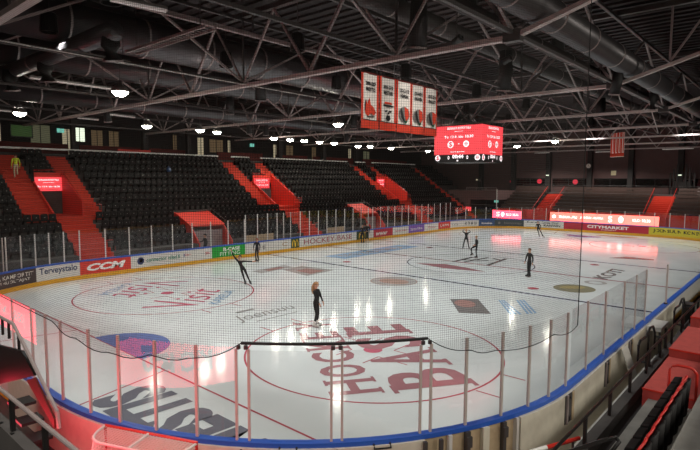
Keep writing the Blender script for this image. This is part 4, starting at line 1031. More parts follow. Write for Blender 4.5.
# row of tip-up seats seen along its length
def big_seat():
    b = MB(); n = 8; vs = []; fs = []
    for i in range(n + 1):
        a = -1 + 2 * i / n; y = a * .205; bow = .05 * (1 - a * a); top = .80 - .05 * a ** 4
        for x, z in ((bow + .06, .06), (bow + .10, top), (bow + .06, top + .01), (bow - .03, .2)): vs.append((x, y, z))
    for i in range(n):
        for k in range(4):
            k2 = (k + 1) % 4; fs.append((4 * i + k, 4 * i + k2, 4 * i + 4 + k2, 4 * i + 4 + k))
    fs += [(0, 3, 2, 1), (4 * n, 4 * n + 1, 4 * n + 2, 4 * n + 3)]
    b.add(vs, fs); return b
first = None
for k in range(10):
    y = 3.4 + .5 * k; x = 16.72; lab = 'black folding seat with a red cushion edge, %s along from the handrail loop' % ordinal(k)
    if first is None:
        first = t = thing('folding_seat', lab, 'seat', (x, y, 1.28), 'front row seats on the bench side')
        b = big_seat(); bb = MB(); bb.add([(v[0] + x, v[1] + y, v[2] + 1.28) for v in b.v], b.f); bb.build('backrest', 'seat_black', t, smooth=True)
        q_ = MB(); q_.prism([(x - .10, y - .2, 1.60), (x - .25, y - .2, 1.70), (x - .17, y - .2, 2.02), (x - .03, y - .2, 2.05)], (0, .4, 0)); q_.build('seat_pan', 'seat_black', t, bevel=.015)
        q_ = MB(); q_.tube([(x + .02, y - .222, 2.02), (x + .035, y - .2, 2.08), (x + .06, y - .08, 2.115), (x + .06, y + .08, 2.115), (x + .035, y + .2, 2.08), (x + .02, y + .222, 2.02)], .024, 6); q_.build('cushion_edge', 'seat_red', t, smooth=True)
        for s_ in (-1, 1):
            q_ = MB(); q_.box(x - .12, x + .1, y + s_ * .228 - .012, y + s_ * .228 + .012, 1.42, 1.72); q_.bar((x, y + s_ * .228, 1.28), (x, y + s_ * .228, 1.45), .04); q_.build('bracket', 'black_paint', t)
    else:
        o = first.copy(); C.objects.link(o); o.location = (x, y, 1.28); o['label'] = lab
        for ch in list(first.children):
            c2 = ch.copy(); C.objects.link(c2); c2.parent = o
t = thing('loop_rail', 'bright red looped tube rail at the end of the front row of black seats', 'rail', (16.8, 8.4, 1.28))
q_ = MB(); q_.tube([(16.4, 8.42, 1.28), (16.4, 8.42, 2.05), (16.46, 8.42, 2.14), (16.55, 8.42, 2.17), (16.75, 8.42, 2.17), (16.84, 8.42, 2.14), (16.9, 8.42, 2.05), (16.9, 8.42, 1.28)], .03, 8); q_.build('bent_tube', 'red_tube', t, smooth=True); q_ = MB(); q_.box(16.34, 16.46, 8.36, 8.48, 1.28, 1.3); q_.box(16.84, 16.96, 8.36, 8.48, 1.28, 1.3); q_.build('foot_plate', 'steel_dark', t)

# ------------------------------------------------------------------ roof steel
BZ, KX = 10.0, 12.0
def truss(y, label):
    t = thing('roof_truss', label, 'truss', (0, y, BZ))
    q_ = MB(); q_.bar((-27, y, BZ + .05), (KX, y, BZ), .22, .14); q_.bar((KX, y, BZ), (20.5, y, 12.5), .2, .12); q_.build('bottom_chord', 'chord_steel_lit', t)
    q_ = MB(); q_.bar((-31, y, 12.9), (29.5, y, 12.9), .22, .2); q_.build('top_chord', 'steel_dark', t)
    xs = list(range(-24, 13, 4))
    for x in xs:
        for dx in (-2, 2):
            if x + dx > 13: continue
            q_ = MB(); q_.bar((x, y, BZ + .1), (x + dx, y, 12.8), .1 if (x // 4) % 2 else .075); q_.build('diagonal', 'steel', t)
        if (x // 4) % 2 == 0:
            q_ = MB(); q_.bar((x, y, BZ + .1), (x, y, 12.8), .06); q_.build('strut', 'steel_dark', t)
    for x in (14, 16.5):
        z = BZ + (x - KX) / 7.5 * 2.6; q_ = MB(); q_.bar((x, y, z), (x, y, 12.8), .07); q_.bar((x, y, z), (x + 1.4, y, 12.8), .07); q_.build('strut', 'steel', t)
    q_ = MB(); q_.box(KX - .25, KX + .25, y - .12, y + .12, BZ - .12, BZ + .2); q_.build('gusset', 'steel_dark', t)
    return t
SP = 9.8
for k in range(8):
    truss(SP * k, ['steel roof truss right above the safety net', 'steel roof truss in front of the hanging banners', 'steel roof truss just behind the hanging banners', 'steel roof truss over the scoreboard cube',
        'steel roof truss behind the scoreboard cube', 'second steel roof truss behind the scoreboard cube', 'steel roof truss above the striped pennants', 'steel roof truss closest to the back wall'][k])
for k, x in enumerate((-24, -16, -8, 0, 8, 12)):
    t = thing('roof_girder', 'long steel lattice girder running down the hall, %s from the seating concourse' % ordinal(k), 'girder', (x, 34, 10.2), 'lengthwise roof girders')
    q_ = MB(); q_.bar((x, -10, BZ + .12), (x, 71, BZ + .12), .1); q_.build('lower_tube', 'steel_dark', t)
    q_ = MB(); q_.bar((x, -10, 12.75), (x, 71, 12.75), .12); q_.build('upper_tube', 'steel_dark', t)
    for j in range(8):
        y = SP * j
        for dy in (-SP / 2 + .2, SP / 2 - .2):
            q_ = MB(); q_.bar((x, y, BZ + .15), (x, y + dy, 12.7), .08); q_.build('diagonal', 'steel', t)
for k, x in enumerate((-28, -20, -12, -4, 4, 16, 20)):
    q_ = MB(); q_.bar((x, -10, 13.1), (x, 71, 13.1), .14, .2); tag(q_.build('purlin', 'steel_dark'), 'roof purlin under the deck, %s from the seating concourse' % ordinal(k), 'beam', 'roof purlins')
t = thing('bracing_tube', 'thick dark tube running down the hall above the near truss', 'beam', (0.7, 10, 12))
q_ = MB(); q_.bar((0.66, .7, 12.0), (0.66, 34, 12.0), .16, .16); q_.build('tube', 'steel', t)
for yb in (1, 9.8, 19.6, 29.4):
    q_ = MB(); q_.bar((0.66, yb, 12.0), (0.66, yb, 12.9), .06); q_.build('hanger', 'steel_dark', t)
t = thing('steel_cable', 'thin pale cable stretched high across the netting', 'cable', (0, 6, 10))
q_ = MB(); q_.tube([(0.75, .5, 9.98), (0.45, 6.52, 10.0), (0.2, 14, 10.0)], .022, 5); q_.build('wire', 'post_white', t); q_ = MB(); q_.lathe((0.2, 14, 9.95), [(.05, 0), (.05, .1)], 8); q_.build('clamp', 'steel_dark', t)
# ducts
def duct(label, pts, r, noz=(), rn=.26, m_='duct', hang=True):
    t = thing('ventilation_duct', label, 'duct', pts[0])
    q_ = MB(); q_.tube(pts, r, 20); o = q_.build('duct_pipe', m_, t, smooth=True)
    a, b = Vector(pts[0]), Vector(pts[-1]); n_ = int((b - a).length / 3.0)
    for i in range(1, n_):
        p = a.lerp(b, i / n_); d = (b - a).normalized() * .04; q_ = MB(); q_.tube([p - d, p + d], r * 1.035, 20); q_.build('joint_ring', 'steel', t)
    for x, y, z0, z1 in noz:
        q_ = MB(); q_.tube([(x, y, z0), (x, y, (z0 + z1) / 2), (x - .12, y + .1, z1)], [rn * .9, rn, rn], 14); k = q_.build('nozzle', 'nozzle_black', t, smooth=True)
        q_ = MB(); q_.tube([(x - .12, y + .1, z1), (x - .13, y + .11, z1 - .06)], rn * 1.08, 14); q_.build('nozzle_rim', 'steel', k)
    return t
duct('wide silver duct running above the near rows of the stand', [(-9.3, .9, 11.9), (-9.3, 60, 11.9)], .72, [(-9.5, 16, 11.3, 10.2), (-9.5, 28, 11.3, 10.2), (-9.5, 40, 11.3, 10.2)])
duct('broad silver duct crossing over the centre of the rink', [(-3.6, .9, 12.05), (-3.6, 26, 12.05)], .8, [(-4.0, 14, 11.5, 10.3)], .3)
duct('cross duct with black hanging elbows above the near netting', [(-9.6, 3.7, 10.8), (1.3, 3.7, 10.8)], .32, [(-8.3, 3.5, 10.75, 9.95), (-4.7, 3.7, 10.75, 9.95), (1.0, 3.7, 10.75, 9.95)], .3)
duct('grey duct running just above the concourse edge', [(-15.6, .9, 10.9), (-15.6, 66, 10.9)], .5, [(-15.6, 11, 10.7, 9.7), (-15.6, 22.3, 10.7, 9.7), (-15.6, 24, 10.7, 9.7), (-15.6, 34, 10.7, 9.7)], .22)
duct('thick grey duct above the bend of the roof trusses', [(12.5, 5.2, 10.8), (12.5, 66, 10.8)], .45, [(12.3, 19.0, 10.6, 9.6), (12.2, 26, 10.6, 9.7), (12.2, 40, 10.6, 9.7)], .2)
duct('dark cable trough along the bend of the trusses', [(11.4, 3.6, 10.55), (11.4, 66, 10.55)], .18, m_='steel_dark')
duct('black hanging duct over the middle of the ice', [(7.4, 4, 11.9), (7.4, 60, 11.9)], .34, [(8.6, 10.2, 11.8, 10.4), (8.2, 17.5, 11.6, 10.0), (7.2, 30, 11.6, 10.3), (7.4, 34, 11.6, 10.3)], .3, 'steel_dark')
# cable ladder seen end-on above the net
t = thing('cable_ladder', 'pinkish cable ladder hanging below the wide silver duct', 'cable tray', (0, 6.3, 11.2))
q_ = MB()
for dx in (0, .45): q_.bar((-2.9, 6.1 + dx, 11.2), (2.75, 6.1 + dx, 11.2), .05, .1)
for i in range(24):
    a = Vector((-2.9, 6.1, 11.2)).lerp(Vector((2.75, 6.1, 11.2)), i / 23); q_.bar(a, a + Vector((0, .45, 0)), .03)
q_.build('ladder_grating', 'steel', t)
for a in (.1, .9):
    p = Vector((-2.9, 6.3, 11.2)).lerp(Vector((2.75, 6.3, 11.2)), a); q_ = MB(); q_.tube([p, p + Vector((0, 0, 2))], .02, 5); q_.build('hanger', 'steel_dark', t)
# unlit strip fittings
for k, (a, b) in enumerate((((-1.0, 3.0, 10.36), (-1.2, 5.4, 10.36)), ((4.75, 2.0, 10.6), (5.0, 3.4, 10.6)), ((-7.4, 4.0, 10.4), (-7.6, 7.6, 10.4)), ((-17.2, 9.85, 9.9), (-17.35, 11.2, 9.9)), ((-12.9, 10, 9.8), (-13.2, 11.6, 9.8)), ((-16.7, 5.0, 9.9), (-16.9, 6.0, 9.9)), ((-2.2, 66, 9.6), (-.2, 66, 9.6)), ((-10, 66, 9.7), (-8, 66, 9.7)), ((5.5, 64, 9.6), (8.5, 64, 9.6)))):
    t = thing('strip_light', 'thin pale strip light below the roof, %s in order from the net' % ordinal(k), 'light', a, 'strip lights')
    q_ = MB(); q_.bar(a, b, .14, .06); q_.build('diffuser', 'tube_lens', t)
    q_ = MB(); u_ = Vector((0, 0, .07)); q_.bar(Vector(a) + u_, Vector(b) + u_, .18, .07); q_.build('housing', 'lamp_body', t)
    q_ = MB()
    for e in (.1, .9):
        p = Vector(a).lerp(Vector(b), e) + u_; q_.tube([p, p + Vector((0, 0, 13.2 - p.z))], .012, 4)
    q_.build('hanger', 'steel_dark', t)
for x, y in ((-9, 65.4), (-1.2, 65.4), (7, 63.4)):
    L = bpy.data.lights.new('strip_lamp', 'SPOT'); L.energy = 1700; L.color = (1.0, .93, .86); L.spot_size = math.radians(150); L.spot_blend = .6; L.shadow_soft_size = .4
    lo = bpy.data.objects.new('strip_lamp', L); C.objects.link(lo); lo.location = (x, y, 9.4)
# lit high bay lamps
LAMPS = [(-4.98, 6.82), (-17.19, 6.56), (-18.57, 15.25), (-18.26, 19.51), (-18.71, 21.41), (-19.87, 28.53), (-20.08, 30.74), (-19.98, 32.57), (-20.16, 34.95), (-20.05, 37.01), (-6.61, 22.97), (-21.29, 42.41), (-20.46, 43.6), (-20.58, 47.81), (-20.67, 56.24), (-0.74, 48.03), (-6.87, 53.18)]
def lamp(name, label, x, y, z, group, e=None, cone=150, warm=(1, .95, .84)):
    t = thing(name, label, 'lamp', (x, y, z), group)
    ang = math.atan2(0 - y + 30, 0 - x); d = Vector((math.cos(-.9), 0, 0))
    q_ = MB(); q_.lathe((x, y, z), [(.36, .0), (.4, .02), (.3, .2), (.13, .34), (.1, .5)], 14); q_.build('reflector_bell', 'lamp_body', t, smooth=True)
    q_ = MB(); q_.lathe((x, y, z), [(.02, -.2), (.16, -.185), (.27, -.12), (.33, -.03), (.345, .012)], 14); q_.build('lens', 'lamp_lens', t)
    q_ = MB(); q_.tube([(x, y, z + .5), (x, y, 13.2)], .02, 5); q_.build('hanger', 'steel_dark', t)
for k, (x, y) in enumerate(LAMPS):
    lab = 'lit round lamp hanging ' + ('over the ice, %s of those over the ice from the net' % ordinal([0, 10, 15, 16].index(k)) if k in (0, 10, 15, 16) else 'above the black seats, %s along from the net' % ordinal([i for i in range(17) if i not in (0, 10, 15, 16)].index(k)))
    lamp('high_bay_lamp', lab, x, y, 9.9, 'lit lamps')
    L = bpy.data.lights.new('seat_lamp', 'SPOT'); L.energy = SEATL; L.color = (1.0, .93, .82); L.spot_size = math.radians(155); L.spot_blend = .6; L.shadow_soft_size = .25
    lo = bpy.data.objects.new('seat_lamp', L); C.objects.link(lo); lo.location = (x, y, 9.65)

# added lamps, out of view behind the camera, brighten bench side and near stand
for k, (x, y) in enumerate(((27.0, 3.0), (27.0, 12.0), (27.0, 22.0), (20.0, -7.0), (7.0, -8.0))):
    lamp('high_bay_lamp', 'added lit round lamp above the bench side stand, %s from the near corner' % ordinal(k), x, y, 10.0 if x > 25 else 11.2, 'added lit lamps behind the viewer')
    L = bpy.data.lights.new('added_stand_lamp', 'SPOT'); L.energy = STAND; L.color = (1.0, .94, .84); L.spot_size = math.radians(150); L.spot_blend = .6; L.shadow_soft_size = 1.6
    lo = bpy.data.objects.new('added_stand_lamp', L); C.objects.link(lo); lo.location = (x, y, 9.7 if x > 25 else 10.95)
    lo.rotation_euler = (0, math.radians(32), 0) if x > 25 else (0, 0, 0)
for k, (x, y) in enumerate(((8.6, 12.6), (8.6, 16.6))):  # spotlights added to brighten the banners
    t = thing('added_banner_spotlight', 'added black spotlight can aimed at the banners, %s from the net' % ordinal(k), 'lamp', (x, y, 11.0), 'added spotlights on the banners')
    d_ = (Vector((4.2, 14.2 + 2.6 * k, 9.3)) - Vector((x, y, 11.0))).normalized(); p_ = Vector((x, y, 11.0))
    q_ = MB(); q_.tube([p_ - d_ * .3, p_ - d_ * .25, p_ + d_ * .1], [.08, .13, .15], 12, caps=False); q_.build('can', 'black_paint', t)
    q_ = MB(); q_.tube([p_ + Vector((0, 0, .1)), p_ + Vector((0, 0, 1.9))], .02, 5); q_.build('hanger', 'steel_dark', t)
    L = bpy.data.lights.new('added_banner_lamp', 'SPOT'); L.energy = 420; L.color = (1.0, .95, .9); L.spot_size = math.radians(56); L.spot_blend = .5; L.shadow_soft_size = .1
    lo = bpy.data.objects.new('added_banner_lamp', L); C.objects.link(lo); lo.location = p_ + d_ * .12; lo.rotation_euler = d_.to_track_quat('-Z', 'Y').to_euler()
# floodlights added to brighten the ice: deep downlight cans up among the roof steel, each with its lamp inside
k = 0
for y in (3.0, 10.5, 18.0, 25.5, 33.0, 40.5, 48.0, 55.5):
    for x in (-10.8, -2.2, 2.6, 10.2):
        t = thing('added_ice_floodlight', 'added black downlight can among the roof steel, %s across in the %s row from the net' % (ordinal([-10.8, -2.2, 2.6, 10.2].index(x)), ordinal([3.0, 10.5, 18.0, 25.5, 33.0, 40.5, 48.0, 55.5].index(y))), 'lamp', (x, y, 11.2), 'added downlights over the ice')
        q_ = MB(); n_ = 14
        vs = []; fs = []
        for r_, z_ in ((.2, 11.9), (.26, 11.85), (.3, 11.2), (.27, 11.2), (.23, 11.8)):
            vs += [(x + r_ * math.cos(2 * PI * i / n_), y + r_ * math.sin(2 * PI * i / n_), z_) for i in range(n_)]
        for a in range(4): fs += [(a * n_ + i, (a + 1) * n_ + i, (a + 1) * n_ + (i + 1) % n_, a * n_ + (i + 1) % n_) for i in range(n_)]
        q_.add(vs, fs); q_.add([vs[i] for i in range(n_)], [tuple(range(n_))]); q_.build('can', 'black_paint', t, smooth=False)
        q_ = MB(); q_.tube([(x, y, 11.9), (x, y, 13.2)], .02, 5); q_.build('hanger', 'steel_dark', t)
        L = bpy.data.lights.new('added_floodlight_lamp', 'SPOT'); L.energy = FLOOD; L.color = (.98, 1.0, .99); L.spot_size = math.radians(104); L.spot_blend = .5; L.shadow_soft_size = .12
        lo = bpy.data.objects.new('added_floodlight_lamp', L); C.objects.link(lo); lo.parent = t; lo.location = (0, 0, .02)
# ------------------------------------------------------------------ scoreboard cube
SX0, SX1, SY0, SY1, SZ0, SZM, SZ1 = -1.45, 2.1, 27.3, 30.35, 7.25, 7.77, 9.7
t = thing('scoreboard', 'red four sided scoreboard cube hanging over the centre of the rink', 'scoreboard', ((SX0 + SX1) / 2, (SY0 + SY1) / 2, SZ0))
q_ = MB(); q_.box(SX0, SX1, SY0, SY1, SZ0, SZ1 + .06); q_.build('cabinet', 'led_black', t)
q_ = MB(); q_.box(SX0, SX1, SY0 - .03, SY0, SZM, SZ1); q_.build('screen_face', 'led_screen', t)
q_ = MB(); q_.box(SX1, SX1 + .03, SY0, SY1, SZM, SZ1); q_.build('screen_face', 'led_screen', t)
q_ = MB(); q_.box(SX0, SX1, SY1, SY1 + .03, SZM, SZ1); q_.build('screen_face', 'led_screen', t)
q_ = MB(); q_.box(SX0 - .03, SX0, SY0, SY1, SZM, SZ1); q_.build('screen_face', 'led_screen', t)
def face_text(o, u, n):
    """screen contents laid along u from corner o (bottom of the number strip)"""
    o, u, n = Vector(o), Vector(u), Vector(n); L_ = u.length; a = u / L_
    def tx(s, x0, x1, z0, z1, b=.03):
        q_ = MB(); text(q_, s, o + u * x0 + Vector((0, 0, z0)) + n, u * (x1 - x0), (0, 0, z1 - z0), (0, 0, 0), b); q_.build('lettering', 'led_text', t)
    def dsc(xc, zc, r):
        q_ = MB(); n_ = 20; c_ = o + u * xc + n; q_.add([c_ + a * r * math.cos(2 * PI * i / n_) + Vector((0, 0, zc + r * math.sin(2 * PI * i / n_))) for i in range(n_)], [tuple(range(n_))]); q_.build('team_emblem', 'led_text', t)
    tx('SEURAAVA KOTIOTTELU', .28, .78, 2.2, 2.36); tx('Joensuu Areena', .44, .62, 2.02, 2.1)
    tx('To 12.9. klo 18.30', .22, .84, 1.62, 1.8); tx('Liput.fi lippupiste', .36, .66, .66, .74)
    tx('-', .52, .55, 1.2, 1.26)
    dsc(.36, 1.2, .24); dsc(.69, 1.22, .22)
    tx('00:44', .4, .64, .26, .52, .06); tx('0', .3, .34, .2, .44); tx('0', .7, .74, .2, .44); tx('1', .5, .53, .06, .16)
    dsc(.08, .3, .2); dsc(.93, .3, .2)
    n2 = n * 1.3; q_ = MB()
    text(q_, 'S', o + u * .325 + Vector((0, 0, 1.04)) + n2, u * .07, (0, 0, .34), (0, 0, 0), .05); q_.build('team_emblem', 'led_red', t); q_ = MB()
    text(q_, 'S', o + u * .05 + Vector((0, 0, .16)) + n2, u * .06, (0, 0, .28), (0, 0, 0), .05)
    q_.build('team_emblem', 'led_red', t)
    c_ = o + u * .69 + n2; n_ = 16
    for zc, r, cc in ((1.22, .15, c_), (.3, .14, o + u * .93 + n2)):
        q_ = MB(); q_.add([cc + a * r * math.cos(2 * PI * i / n_) + Vector((0, 0, zc + r * .8 * math.sin(2 * PI * i / n_))) for i in range(n_)], [tuple(range(n_))]); q_.build('team_emblem', 'led_text_dim', t)
face_text((SX0, SY0 - .035, SZ0), (SX1 - SX0, 0, 0), (0, -.006, 0))
face_text((SX1 + .035, SY0, SZ0), (0, SY1 - SY0, 0), (.006, 0, 0))
for x in (SX0 + .3, SX1 - .3):
    for y in (SY0 + .3, SY1 - .3):
        q_ = MB(); q_.tube([(x, y, SZ1), (x, y, 12.9)], .03, 6); q_.build('hanger', 'steel_dark', t)

# ------------------------------------------------------------------ hanging banners
BX = 4.2
yb = [(12.59, 13.72), (13.80, 14.96), (15.03, 16.17), (16.22, 17.3), (17.36, 18.5)]
lab = ['white championship banner with a red wolf head, first of five in the row', 'white championship banner with a dark bearded face under a hat', 'white championship banner with a round red and black emblem, next to the bearded face one',
       'white championship banner with a round emblem, fourth in the row of five', 'white championship banner with a round emblem, closest to the scoreboard cube']
words_ = [('2008-2009', 'MESTIS'), ('2009-2010', 'MESTARI'), ('2012-13', 'HOPEAA'), ('2014-2015', 'PRONSSIA'), ('2015-2016', 'FINALISTI')]
for k, (a, b) in enumerate(yb):
    zt = 10.5; zb = 8.22; t = thing('banner', lab[k], 'banner', (BX, (a + b) / 2, zt), 'championship banners')
    w = b - a; nseg = 10
    def cloth(m_, name, u0, u1, z0, z1, dx):
        q_ = MB(); vs = []; fs = []
        for i in range(nseg + 1):
            u = u0 + (u1 - u0) * i / nseg; y = a + w * u; x = BX + .035 * math.sin(u * 7 + k) + dx
            for z in (z0, z1):
                vs += [(x - .004, y, z), (x + .004, y, z)]
        for i in range(nseg):
            o = 4 * i; fs += [(o + 1, o + 5, o + 7, o + 3), (o, o + 2, o + 6, o + 4), (o + 2, o + 3, o + 7, o + 6), (o, o + 4, o + 5, o + 1)]
        fs += [(0, 1, 3, 2), (4 * nseg, 4 * nseg + 2, 4 * nseg + 3, 4 * nseg + 1)]
        q_.add(vs, fs); return q_.build(name, m_, t)
    cloth('banner_white', 'cloth', .1, .9, zb + .38, zt - .02, 0)
    cloth('banner_red', 'side_border', 0, .1, zb, zt, 0); cloth('banner_red', 'side_border', .9, 1, zb, zt, 0)
    cloth('banner_red', 'bottom_band', 0, 1, zb, zb + .35, .006)
    cloth('ink_black', 'seam_line', 0, 1, zb + .345, zb + .38, .008)
    q_ = MB(); q_.tube([(BX, a - .03, zt + .02), (BX, b + .03, zt + .02)], .035, 8); q_.build('hanging_bar', 'red_dark', t)
    q_ = MB()
    for y in (a + .1, b - .1): q_.tube([(BX, y, zt + .02), (BX, y, 12.9)], .012, 4)
    q_.build('hanger', 'steel_dark', t)
    X = BX + .05; q_ = MB()
    text(q_, words_[k][0], (X, a + w * .2, zt - .5), (0, w * .6, 0), (0, 0, .17), (0, 0, 0), .04)
    text(q_, words_[k][1], (X, a + w * .22, zt - .74), (0, w * .56, 0), (0, 0, .17), (0, 0, 0), .04)
    q_.build('lettering', 'ink_black', t)
    P = lambda pts: [(X, a + w * u, zb + z * .82) for u, z in pts]
    def poly(m_, name, *polys):
        q_ = MB()
        for pts in polys: q_.prism(P(pts), (.012, 0, 0))
        return q_.build(name, m_, t)
    if k == 0:
        poly('banner_red', 'emblem', [(.16, .95), (.22, 1.45), (.3, 1.2), (.42, 1.55), (.5, 1.2), (.66, 1.12), (.82, .85), (.7, .7), (.5, .78), (.34, .62), (.2, .7)])
        poly('ink_black', 'emblem_outline', [(.48, 1.0), (.58, 1.04), (.56, .96)], [(.74, .9), (.83, .86), (.78, .8)], [(.25, .55), (.75, .6), (.72, .66), (.3, .62)], [(.14, .9), (.2, 1.48), (.23, 1.44), (.19, .92)])
    elif k == 1:
        poly('ink_black', 'emblem', [(.2, 1.35), (.8, 1.35), (.86, 1.28), (.78, 1.26), (.3, 1.26), (.2, 1.28)], [(.3, 1.05), (.44, 1.08), (.44, .98), (.32, .96)], [(.56, 1.08), (.7, 1.05), (.68, .96), (.56, .98)], [(.4, .8), (.6, .8), (.64, .62), (.5, .48), (.36, .62)], [(.46, .95), (.54, .95), (.53, .86), (.47, .86)])
        poly('banner_red', 'hat_band', [(.24, 1.4), (.76, 1.4), (.7, 1.5), (.3, 1.5)])
    else:
        n_ = 22
        q_ = MB(); q_.prism(P([(.5 + .36 * math.cos(2 * PI * i / n_), 1.0 + .36 * math.sin(2 * PI * i / n_) * w) for i in range(n_)]), (.01, 0, 0)); q_.build('emblem_ring', 'ink_grey', t)
        X = BX + .063
        poly('banner_red', 'emblem', [(.5, 1.42), (.76, 1.3), (.8, .9), (.6, .62), (.52, .95)]); poly('banner_green', 'emblem', [(.46, .6), (.7, .72), (.66, .55), (.55, .5)]); poly('ink_black', 'emblem', [(.2, 1.12), (.3, 1.32), (.44, .86), (.56, .56), (.42, .62), (.3, .8)])
        X = BX + .05
# striped pennants further down the hall
for k in range(4):
    x = 2.75 + .4 * k; y = 54.6 - .35 * k; zt = 10.9; zb = 8.45
    t = thing('pennant', 'narrow red and white striped pennant, %s from the scoreboard side of the far cluster' % ordinal(k), 'banner', (x, y, zt), 'striped pennants')
    q_ = MB(); q_.box(x - .18, x + .18, y - .01, y + .01, zb, zt); q_.build('cloth', 'banner_white', t)
    q_ = MB(); q_.box(x - .16, x - .02, y - .016, y + .016, zb + .25, zt); q_.box(x + .05, x + .14, y - .016, y + .016, zb + .5, zt); q_.box(x - .18, x + .18, y - .016, y + .016, zb + .05, zb + .4); q_.build('stripe', 'banner_red', t)
    q_ = MB(); q_.tube([(x - .18, y, zt), (x + .18, y, zt)], .02, 5); q_.tube([(x, y, zt), (x, y, 12.9)], .012, 4); q_.build('hanging_bar', 'steel_dark', t)

# ------------------------------------------------------------------ people
def person(label, loc, head, J=None, cloth='cloth_black', legs=None, hair='hair_brown', long_hair=False, bun=False, skates='skate_black', scale=1.0, sleeves=True, top=None, lean=(0, 0)):
    """J: overrides of the joints in the person's own frame (x = their right, y = forwards, z = up)"""
    P = dict(pel=(0, 0, .97), wai=(0, .0, 1.1), che=(0, .01, 1.3), nec=(0, 0, 1.46), hd0=(0, .015, 1.55), hd1=(0, .02, 1.63), hd2=(0, .01, 1.70),
             rs=(.17, 0, 1.41), re=(.24, -.02, 1.14), rw=(.25, .06, .9), rp=(.25, .09, .82), ls=(-.17, 0, 1.41), le=(-.24, -.02, 1.14), lw=(-.25, .06, .9), lp=(-.25, .09, .82),
             rh=(.09, 0, .93), rk=(.10, .04, .52), ra=(.10, -.01, .14), rt=(.10, .15, .07), lh=(-.09, 0, .93), lk=(-.10, .04, .52), la=(-.10, -.01, .14), lt=(-.10, .15, .07))
    if J: P.update(J)
    P = {k: Vector(v) for k, v in P.items()}
    Rr = dict(pel=.125, wai=.105, che=.125, nec=.052, hd0=.072, hd1=.092, hd2=.07, rs=.062, re=.043, rw=.03, rp=.033, ls=.062, le=.043, lw=.03, lp=.033, rh=.088, rk=.058, ra=.042, rt=.036, lh=.088, lk=.058, la=.042, lt=.036)
    Ed = [('pel', 'wai'), ('wai', 'che'), ('che', 'nec'), ('nec', 'hd0'), ('hd0', 'hd1'), ('hd1', 'hd2'), ('che', 'rs'), ('rs', 're'), ('re', 'rw'), ('rw', 'rp'), ('che', 'ls'), ('ls', 'le'), ('le', 'lw'), ('lw', 'lp'),
          ('pel', 'rh'), ('rh', 'rk'), ('rk', 'ra'), ('ra', 'rt'), ('pel', 'lh'), ('lh', 'lk'), ('lk', 'la'), ('la', 'lt')]
    for s in 'rl':                                     # fingers
        d = (P[s + 'p'] - P[s + 'w']).normalized(); sd = d.cross(Vector((0, 1, 0.2))).normalized()
        if sd.length < .1: sd = Vector((1, 0, 0))
        bend = d.cross(sd).normalized()
        for q_, (off, ln) in enumerate(((-.028, .062), (-.01, .072), (.01, .068), (.028, .055))):
            a = s + 'f%d' % q_; P[a] = P[s + 'p'] + d * .045 + sd * off; P[a + 'b'] = P[a] + d * ln * .9 + bend * ln * .3
            Rr[a] = .009; Rr[a + 'b'] = .008; Ed += [(s + 'p', a), (a, a + 'b')]
        a = s + 'th'; P[a] = P[s + 'w'].lerp(P[s + 'p'], .5) + sd * -.045 + d * .03; P[a + 'b'] = P[a] + d * .035 + sd * -.012
        Rr[a] = .0105; Rr[a + 'b'] = .009; Ed += [(s + 'p', a), (a, a + 'b')]
    names = list(P); me = bpy.data.meshes.new('body'); me.from_pydata([tuple(P[n]) for n in names], [(names.index(a), names.index(b)) for a, b in Ed], [])
    ob = bpy.data.objects.new('body', me); C.objects.link(ob); sk = ob.modifiers.new('skin', 'SKIN'); sk.use_smooth_shade = True
    for i, n in enumerate(names):
        v = me.skin_vertices[0].data[i]; v.radius = (Rr[n], Rr[n] * (.78 if n in ('che', 'wai') else 1)); v.use_root = (n == 'pel')
    ss = ob.modifiers.new('smooth', 'SUBSURF'); ss.levels = 1; ss.render_levels = 1
    dg = bpy.context.evaluated_depsgraph_get(); m2 = bpy.data.meshes.new_from_object(ob.evaluated_get(dg)); bpy.data.objects.remove(ob)
    m2.name = 'body'
    ms = [top or cloth, 'skin', legs or cloth]
    m2.materials.clear()
    for k in ms: m2.materials.append(MATS[k])
    segs = [(P[a], P[b], a, b) for a, b in Ed]
    def cls(p):
        best = 9; r = 0
        for a, b, na, nb in segs:
            ab = b - a; t_ = max(0, min(1, (p - a).dot(ab) / max(ab.length_squared, 1e-9))); d = (a + ab * t_ - p).length
            if d < best:
                best = d
                key = (na, nb)
                if nb.startswith('hd') or (nb == 'nec' and t_ > .9): r = 1
                elif nb[1] in 'pft' and nb not in ('rt', 'lt') and (nb[1:] != 'p' or t_ > .3): r = 1
                elif na in ('pel', 'rh', 'lh', 'rk', 'lk', 'ra', 'la') and nb != 'wai': r = 2
                else: r = 0
        return r
    for pl_ in m2.polygons: pl_.material_index = cls(pl_.center); pl_.use_smooth = True
    t = bpy.data.objects.new('person', None); t.empty_display_size = .3; C.objects.link(t)
    t.location = loc; t.rotation_euler = (0, 0, head); t.scale = (scale,) * 3; reg(t, (0, 0, 0)); tag(t, label, 'person')
    o = bpy.data.objects.new('body', m2); C.objects.link(o); o.parent = t
    H = P['hd1']; up_ = (P['hd2'] - P['hd0']).normalized()
    # hair: cap over crown and back of the head
    q_ = MB(); n_ = 12; vs = []; fs = []
    for i in range(7):
        ph = PI * .62 * i / 6
        for k in range(n_):
            th = 2 * PI * k / n_; fr = max(0, math.sin(th))
            ph2 = ph * (1 - .42 * fr); vs.append((H.x + .098 * math.sin(ph2) * math.cos(th), H.y - .012 + .108 * math.sin(ph2) * math.sin(th), H.z + .01 + .108 * math.cos(ph2)))
    for i in range(6):
        for k in range(n_): fs.append((i * n_ + k, (i + 1) * n_ + k, (i + 1) * n_ + (k + 1) % n_, i * n_ + (k + 1) % n_))
    q_.add(vs, fs)
